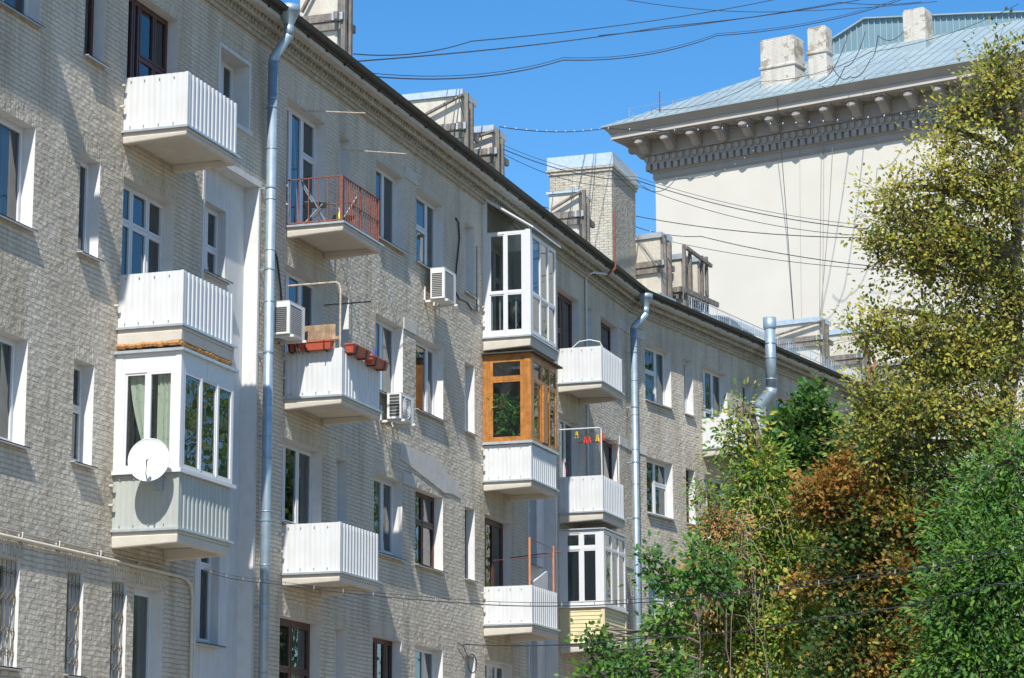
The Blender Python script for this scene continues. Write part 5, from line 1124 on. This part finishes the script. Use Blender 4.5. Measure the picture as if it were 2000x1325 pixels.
tree('poplar_tree', 'tall yellow-green tree with small leaves filling the upper right, bronze tinted at its tips', (B1[0], B1[1], 0), (40.74, -13.33, 14.54),
  [el((39.74, -13.30, 13.89), 0.48, 0.60, 46), el((39.67, -12.80, 13.57), 0.36, 0.36, 26), el((39.63, -12.49, 13.46), 0.26, 0.24, 14), el((39.71, -13.08, 14.34), 0.32, 0.26, 14), el((39.47, -11.43, 12.16), 0.32, 0.19, 16, 1), el((39.61, -12.33, 13.07), 0.32, 0.21, 14, 1), el((39.43, -11.16, 11.22), 0.24, 0.32, 14), el((39.71, -13.12, 12.42), 0.77, 0.77, 110), el((39.59, -12.18, 12.47), 0.48, 0.24, 22, 1),
   el((39.53, -11.78, 11.63), 0.77, 0.50, 74), el((40.15, -12.60, 11.27), 0.97, 0.89, 190), el((39.46, -11.37, 11.56), 0.36, 0.21, 14, 1), el((39.54, -11.84, 11.02), 0.56, 0.40, 48), el((40.71, -13.06, 10.15), 0.77, 0.97, 170),
   el((39.43, -11.16, 10.03), 0.31, 0.21, 16, 1), el((39.48, -11.47, 9.72), 0.50, 0.32, 36), el((39.38, -10.91, 9.74), 0.26, 0.14, 12, 0), el((40.08, -12.12, 9.49), 0.97, 0.73, 190), el((39.51, -11.67, 8.57), 0.81, 0.52, 120), el((39.39, -10.95, 8.51), 0.47, 0.27, 40, 0),
   el((40.16, -12.64, 8.29), 0.97, 0.77, 190), el((39.42, -11.09, 7.84), 0.60, 0.36, 60), el((39.56, -11.96, 7.48), 0.73, 0.44, 90, 2)],
  'oval', 0.08, p1, 40, 11, trunk_r=0.26, twig=1.05, spread=0.10, dens=0.66, droop=0.15, up=0.9)
B2 = (35.70, -13.29, 4.10)
tree('ash_tree', 'lush fresh-green tree with long narrow leaflets in the lower right corner', (B2[0], B2[1], 0), (35.71, -13.34, 7.02),
  [el((35.75, -13.67, 7.01), 0.44, 0.44, 50), el((35.71, -13.32, 6.35), 0.62, 0.44, 120), el((35.65, -12.87, 6.00), 0.36, 0.33, 44), el((35.22, -13.48, 5.42), 0.76, 0.58, 170), el((35.15, -12.91, 5.00), 0.51, 0.44, 90), el((35.19, -13.24, 4.49), 0.80, 0.58, 170), el((35.12, -12.73, 4.07), 0.44, 0.36, 70), el((35.24, -13.64, 4.13), 0.58, 0.58, 100), el((35.60, -12.53, 5.49), 0.22, 0.16, 12)],
  'narrow', 0.105, [(LM['gr'], .36), (LM['cool'], .36), (LM['lg'], .10), (LM['dk'], .18)], 52, 12, trunk_r=0.17, droop=0.5, twig=0.85, spread=0.17, dens=0.62, up=0.5)
B3 = (39.42, -11.13, 4.40)
tree('chestnut_tree', 'tree with rusty orange-brown autumn leaves between the green ones', (B3[0], B3[1], 0), (39.41, -11.07, 7.43),
  [el((39.30, -10.43, 7.36), 0.47, 0.29, 40, 0), el((39.25, -10.18, 6.95), 0.32, 0.24, 22), el((39.41, -11.06, 6.97), 0.56, 0.34, 66), el((39.50, -11.60, 6.59), 0.50, 0.29, 50), el((39.35, -10.72, 6.44), 0.50, 0.31, 50, 3), el((39.47, -11.42, 6.02), 0.65, 0.34, 76), el((39.35, -10.70, 5.79), 0.45, 0.24, 36, 3), el((39.46, -11.32, 5.37), 0.60, 0.34, 66), el((39.34, -10.68, 5.10), 0.47, 0.26, 40, 3), el((39.42, -11.14, 4.72), 0.65, 0.27, 60), el((39.46, -11.32, 4.28), 0.48, 0.21, 26, 0), el((39.28, -10.34, 4.49), 0.56, 0.32, 44, 3), el((39.21, -9.99, 5.80), 0.24, 0.16, 10)],
  'lobed', 0.075, [(LM['orr'], .26), (LM['br'], .27), (LM['rd'], .06), (LM['dk'], .25), (LM['yg'], .12), (LM['ye'], .04)], 52, 13, trunk_r=0.15, twig=0.7, spread=0.12, droop=0.2)
B4 = (52.88, -6.95, 5.41)
tree('maple_tree', 'dark green maple with upright leafy shoots in front of the fat drainpipe', (B4[0], B4[1], 0), (52.90, -7.04, 10.75),
  [el((52.85, -6.82, 10.69), 0.28, 0.28, 12), el((53.07, -7.94, 9.82), 0.49, 0.54, 44), el((52.74, -6.29, 9.18), 0.54, 0.54, 44), el((52.94, -7.27, 11.08), 0.26, 0.48, 24), el((52.81, -6.65, 10.30), 0.37, 0.44, 26), el((52.97, -7.41, 10.40), 0.37, 0.54, 34), el((52.85, -6.80, 9.96), 0.68, 0.63, 80), el((52.96, -7.38, 9.16), 0.71, 0.65, 80), el((52.83, -6.71, 8.61), 0.76, 0.76, 90), el((53.00, -7.55, 7.82), 0.76, 0.87, 90), el((50.99, -7.69, 6.32), 0.93, 0.87, 120), el((51.06, -8.08, 5.36), 0.87, 0.60, 80)],
  'lobed', 0.125, [(LM['dk'], .52), (LM['cool'], .32), (LM['gr'], .16)], 34, 14, trunk_r=0.14, twig=0.5, spread=0.14)
B5 = (40.97, -8.64, 4.57)
tree('box_elder_tree', 'slender yellow-flecked tree with a bare trunk and hanging dead twigs', (B5[0], B5[1], 0), (40.97, -8.65, 9.00),
  [el((40.93, -8.50, 8.91), 0.17, 0.36, 8), el((40.91, -8.39, 8.47), 0.32, 0.36, 10), el((40.99, -8.76, 7.94), 0.41, 0.47, 34), el((40.91, -8.41, 7.59), 0.42, 0.38, 18), el((41.05, -9.03, 7.06), 0.64, 0.59, 95), el((41.12, -9.35, 6.36), 0.59, 0.59, 85), el((40.82, -8.01, 6.64), 0.49, 0.47, 20), el((40.97, -8.67, 6.03), 0.80, 0.64, 95), el((40.79, -7.91, 5.61), 0.64, 0.59, 42), el((40.69, -7.49, 5.18), 0.51, 0.51, 36), el((40.91, -8.39, 4.83), 0.85, 0.59, 110), el((40.62, -9.42, 5.12), 0.64, 0.68, 90)],
  'narrow', 0.105, [(LM['gr'], .40), (LM['yg'], .26), (LM['lg'], .16), (LM['dk'], .1), (LM['ye'], .05), (LM['tan'], .03)], 36, 15, trunk_r=0.13, droop=0.5, twig=0.6, spread=0.15, hang=(40.14, -8.61, 6.37)+(1.2, 2.0))
B6 = (36.90, -8.84, 4.30)
tree('elm_sapling', 'dark green sapling reaching leafy shoots toward the corner drainpipe', (B6[0], B6[1], 0), (36.85, -8.64, 5.23),
  [el((36.68, -7.95, 5.98), 0.07, 0.20, 7), el((36.72, -8.12, 5.66), 0.21, 0.15, 9), el((36.80, -8.41, 5.46), 0.28, 0.21, 14), el((36.88, -8.76, 5.93), 0.26, 0.26, 14), el((36.93, -8.94, 5.53), 0.27, 0.31, 26), el((36.74, -8.18, 4.96), 0.31, 0.14, 16), el((36.43, -7.09, 4.77), 0.07, 0.14, 5), el((36.48, -7.26, 4.50), 0.11, 0.11, 9), el((36.59, -7.65, 4.31), 0.38, 0.17, 26), el((36.75, -8.24, 4.22), 0.46, 0.23, 40), el((36.45, -7.16, 4.17), 0.23, 0.06, 10)],
  'oval', 0.11, [(LM['cool'], .48), (LM['gr'], .36), (LM['dk'], .16)], 17, 16, trunk_r=0.03, twig=0.42, spread=0.09)
B7 = (39.23, -8.69, 4.45)
tree('seeding_ash_tree', 'thin shoots carrying clusters of dry tan seeds left of the bare trunk', (B7[0], B7[1], 0), (39.21, -8.59, 6.94),
  [el((39.16, -8.38, 6.85), 0.16, 0.31, 18, 0), el((39.23, -8.66, 6.77), 0.20, 0.24, 12, 0), el((39.18, -8.45, 6.19), 0.20, 0.37, 18, 0), el((39.07, -8.01, 6.03), 0.08, 0.28, 8, 0), el((39.11, -8.16, 5.69), 0.19, 0.15, 12, 0), el((39.13, -8.27, 7.28), 0.37, 0.28, 10, 1), el((39.19, -8.50, 6.52), 0.41, 0.49, 20, 1)],
  'narrow', 0.085, [(LM['tan'], .6), (LM['gr'], .4)], 24, 17, trunk_r=0.02, droop=1.0, twig=0.4, spread=0.08)
B8 = (56.96, -6.94, 5.68)
tree('linden_tree', 'green tree standing furthest back, filling the gaps before the second wing', (B8[0], B8[1], 0), (59.08, -7.43, 10.72),
  [el((59.16, -7.91, 10.70), 0.73, 0.73, 50), el((59.03, -7.15, 9.48), 0.85, 0.73, 60), el((59.27, -8.59, 9.45), 1.09, 0.97, 90), el((57.86, -6.35, 7.91), 0.97, 0.85, 70), el((57.13, -7.90, 7.07), 1.33, 1.21, 120), el((57.37, -9.39, 7.04), 1.21, 1.21, 90)],
  'oval', 0.15, [(LM['dk'], .5), (LM['cool'], .3), (LM['ol'], .2)], 26, 18, trunk_r=0.2, twig=0.7, spread=0.2)
# crowns across the yard, outside the frame to the right: what the window panes mirror
for i, (x, y, h) in enumerate(((62, -15.2, 17), (75, -14.6, 19), (89, -13.6, 22))):
    tree('yard_tree', ('broad green tree across the yard, nearest of the row outside the right edge', 'broad green tree in the middle of the row outside the right edge', 'tallest green tree at the far end of the row outside the right edge')[i], (x, y, 0), (x, y, h*0.8), [(x, y, h*0.6, 4, 3.6, h*0.3, 200), (x+2, y-2, h*0.85, 3, 3, h*0.16, 110)], 'oval', 0.3, [(LM['ol'], .5), (LM['gr'], .5)], 14, 19+i, trunk_r=0.3, twig=1.2, spread=0.4)
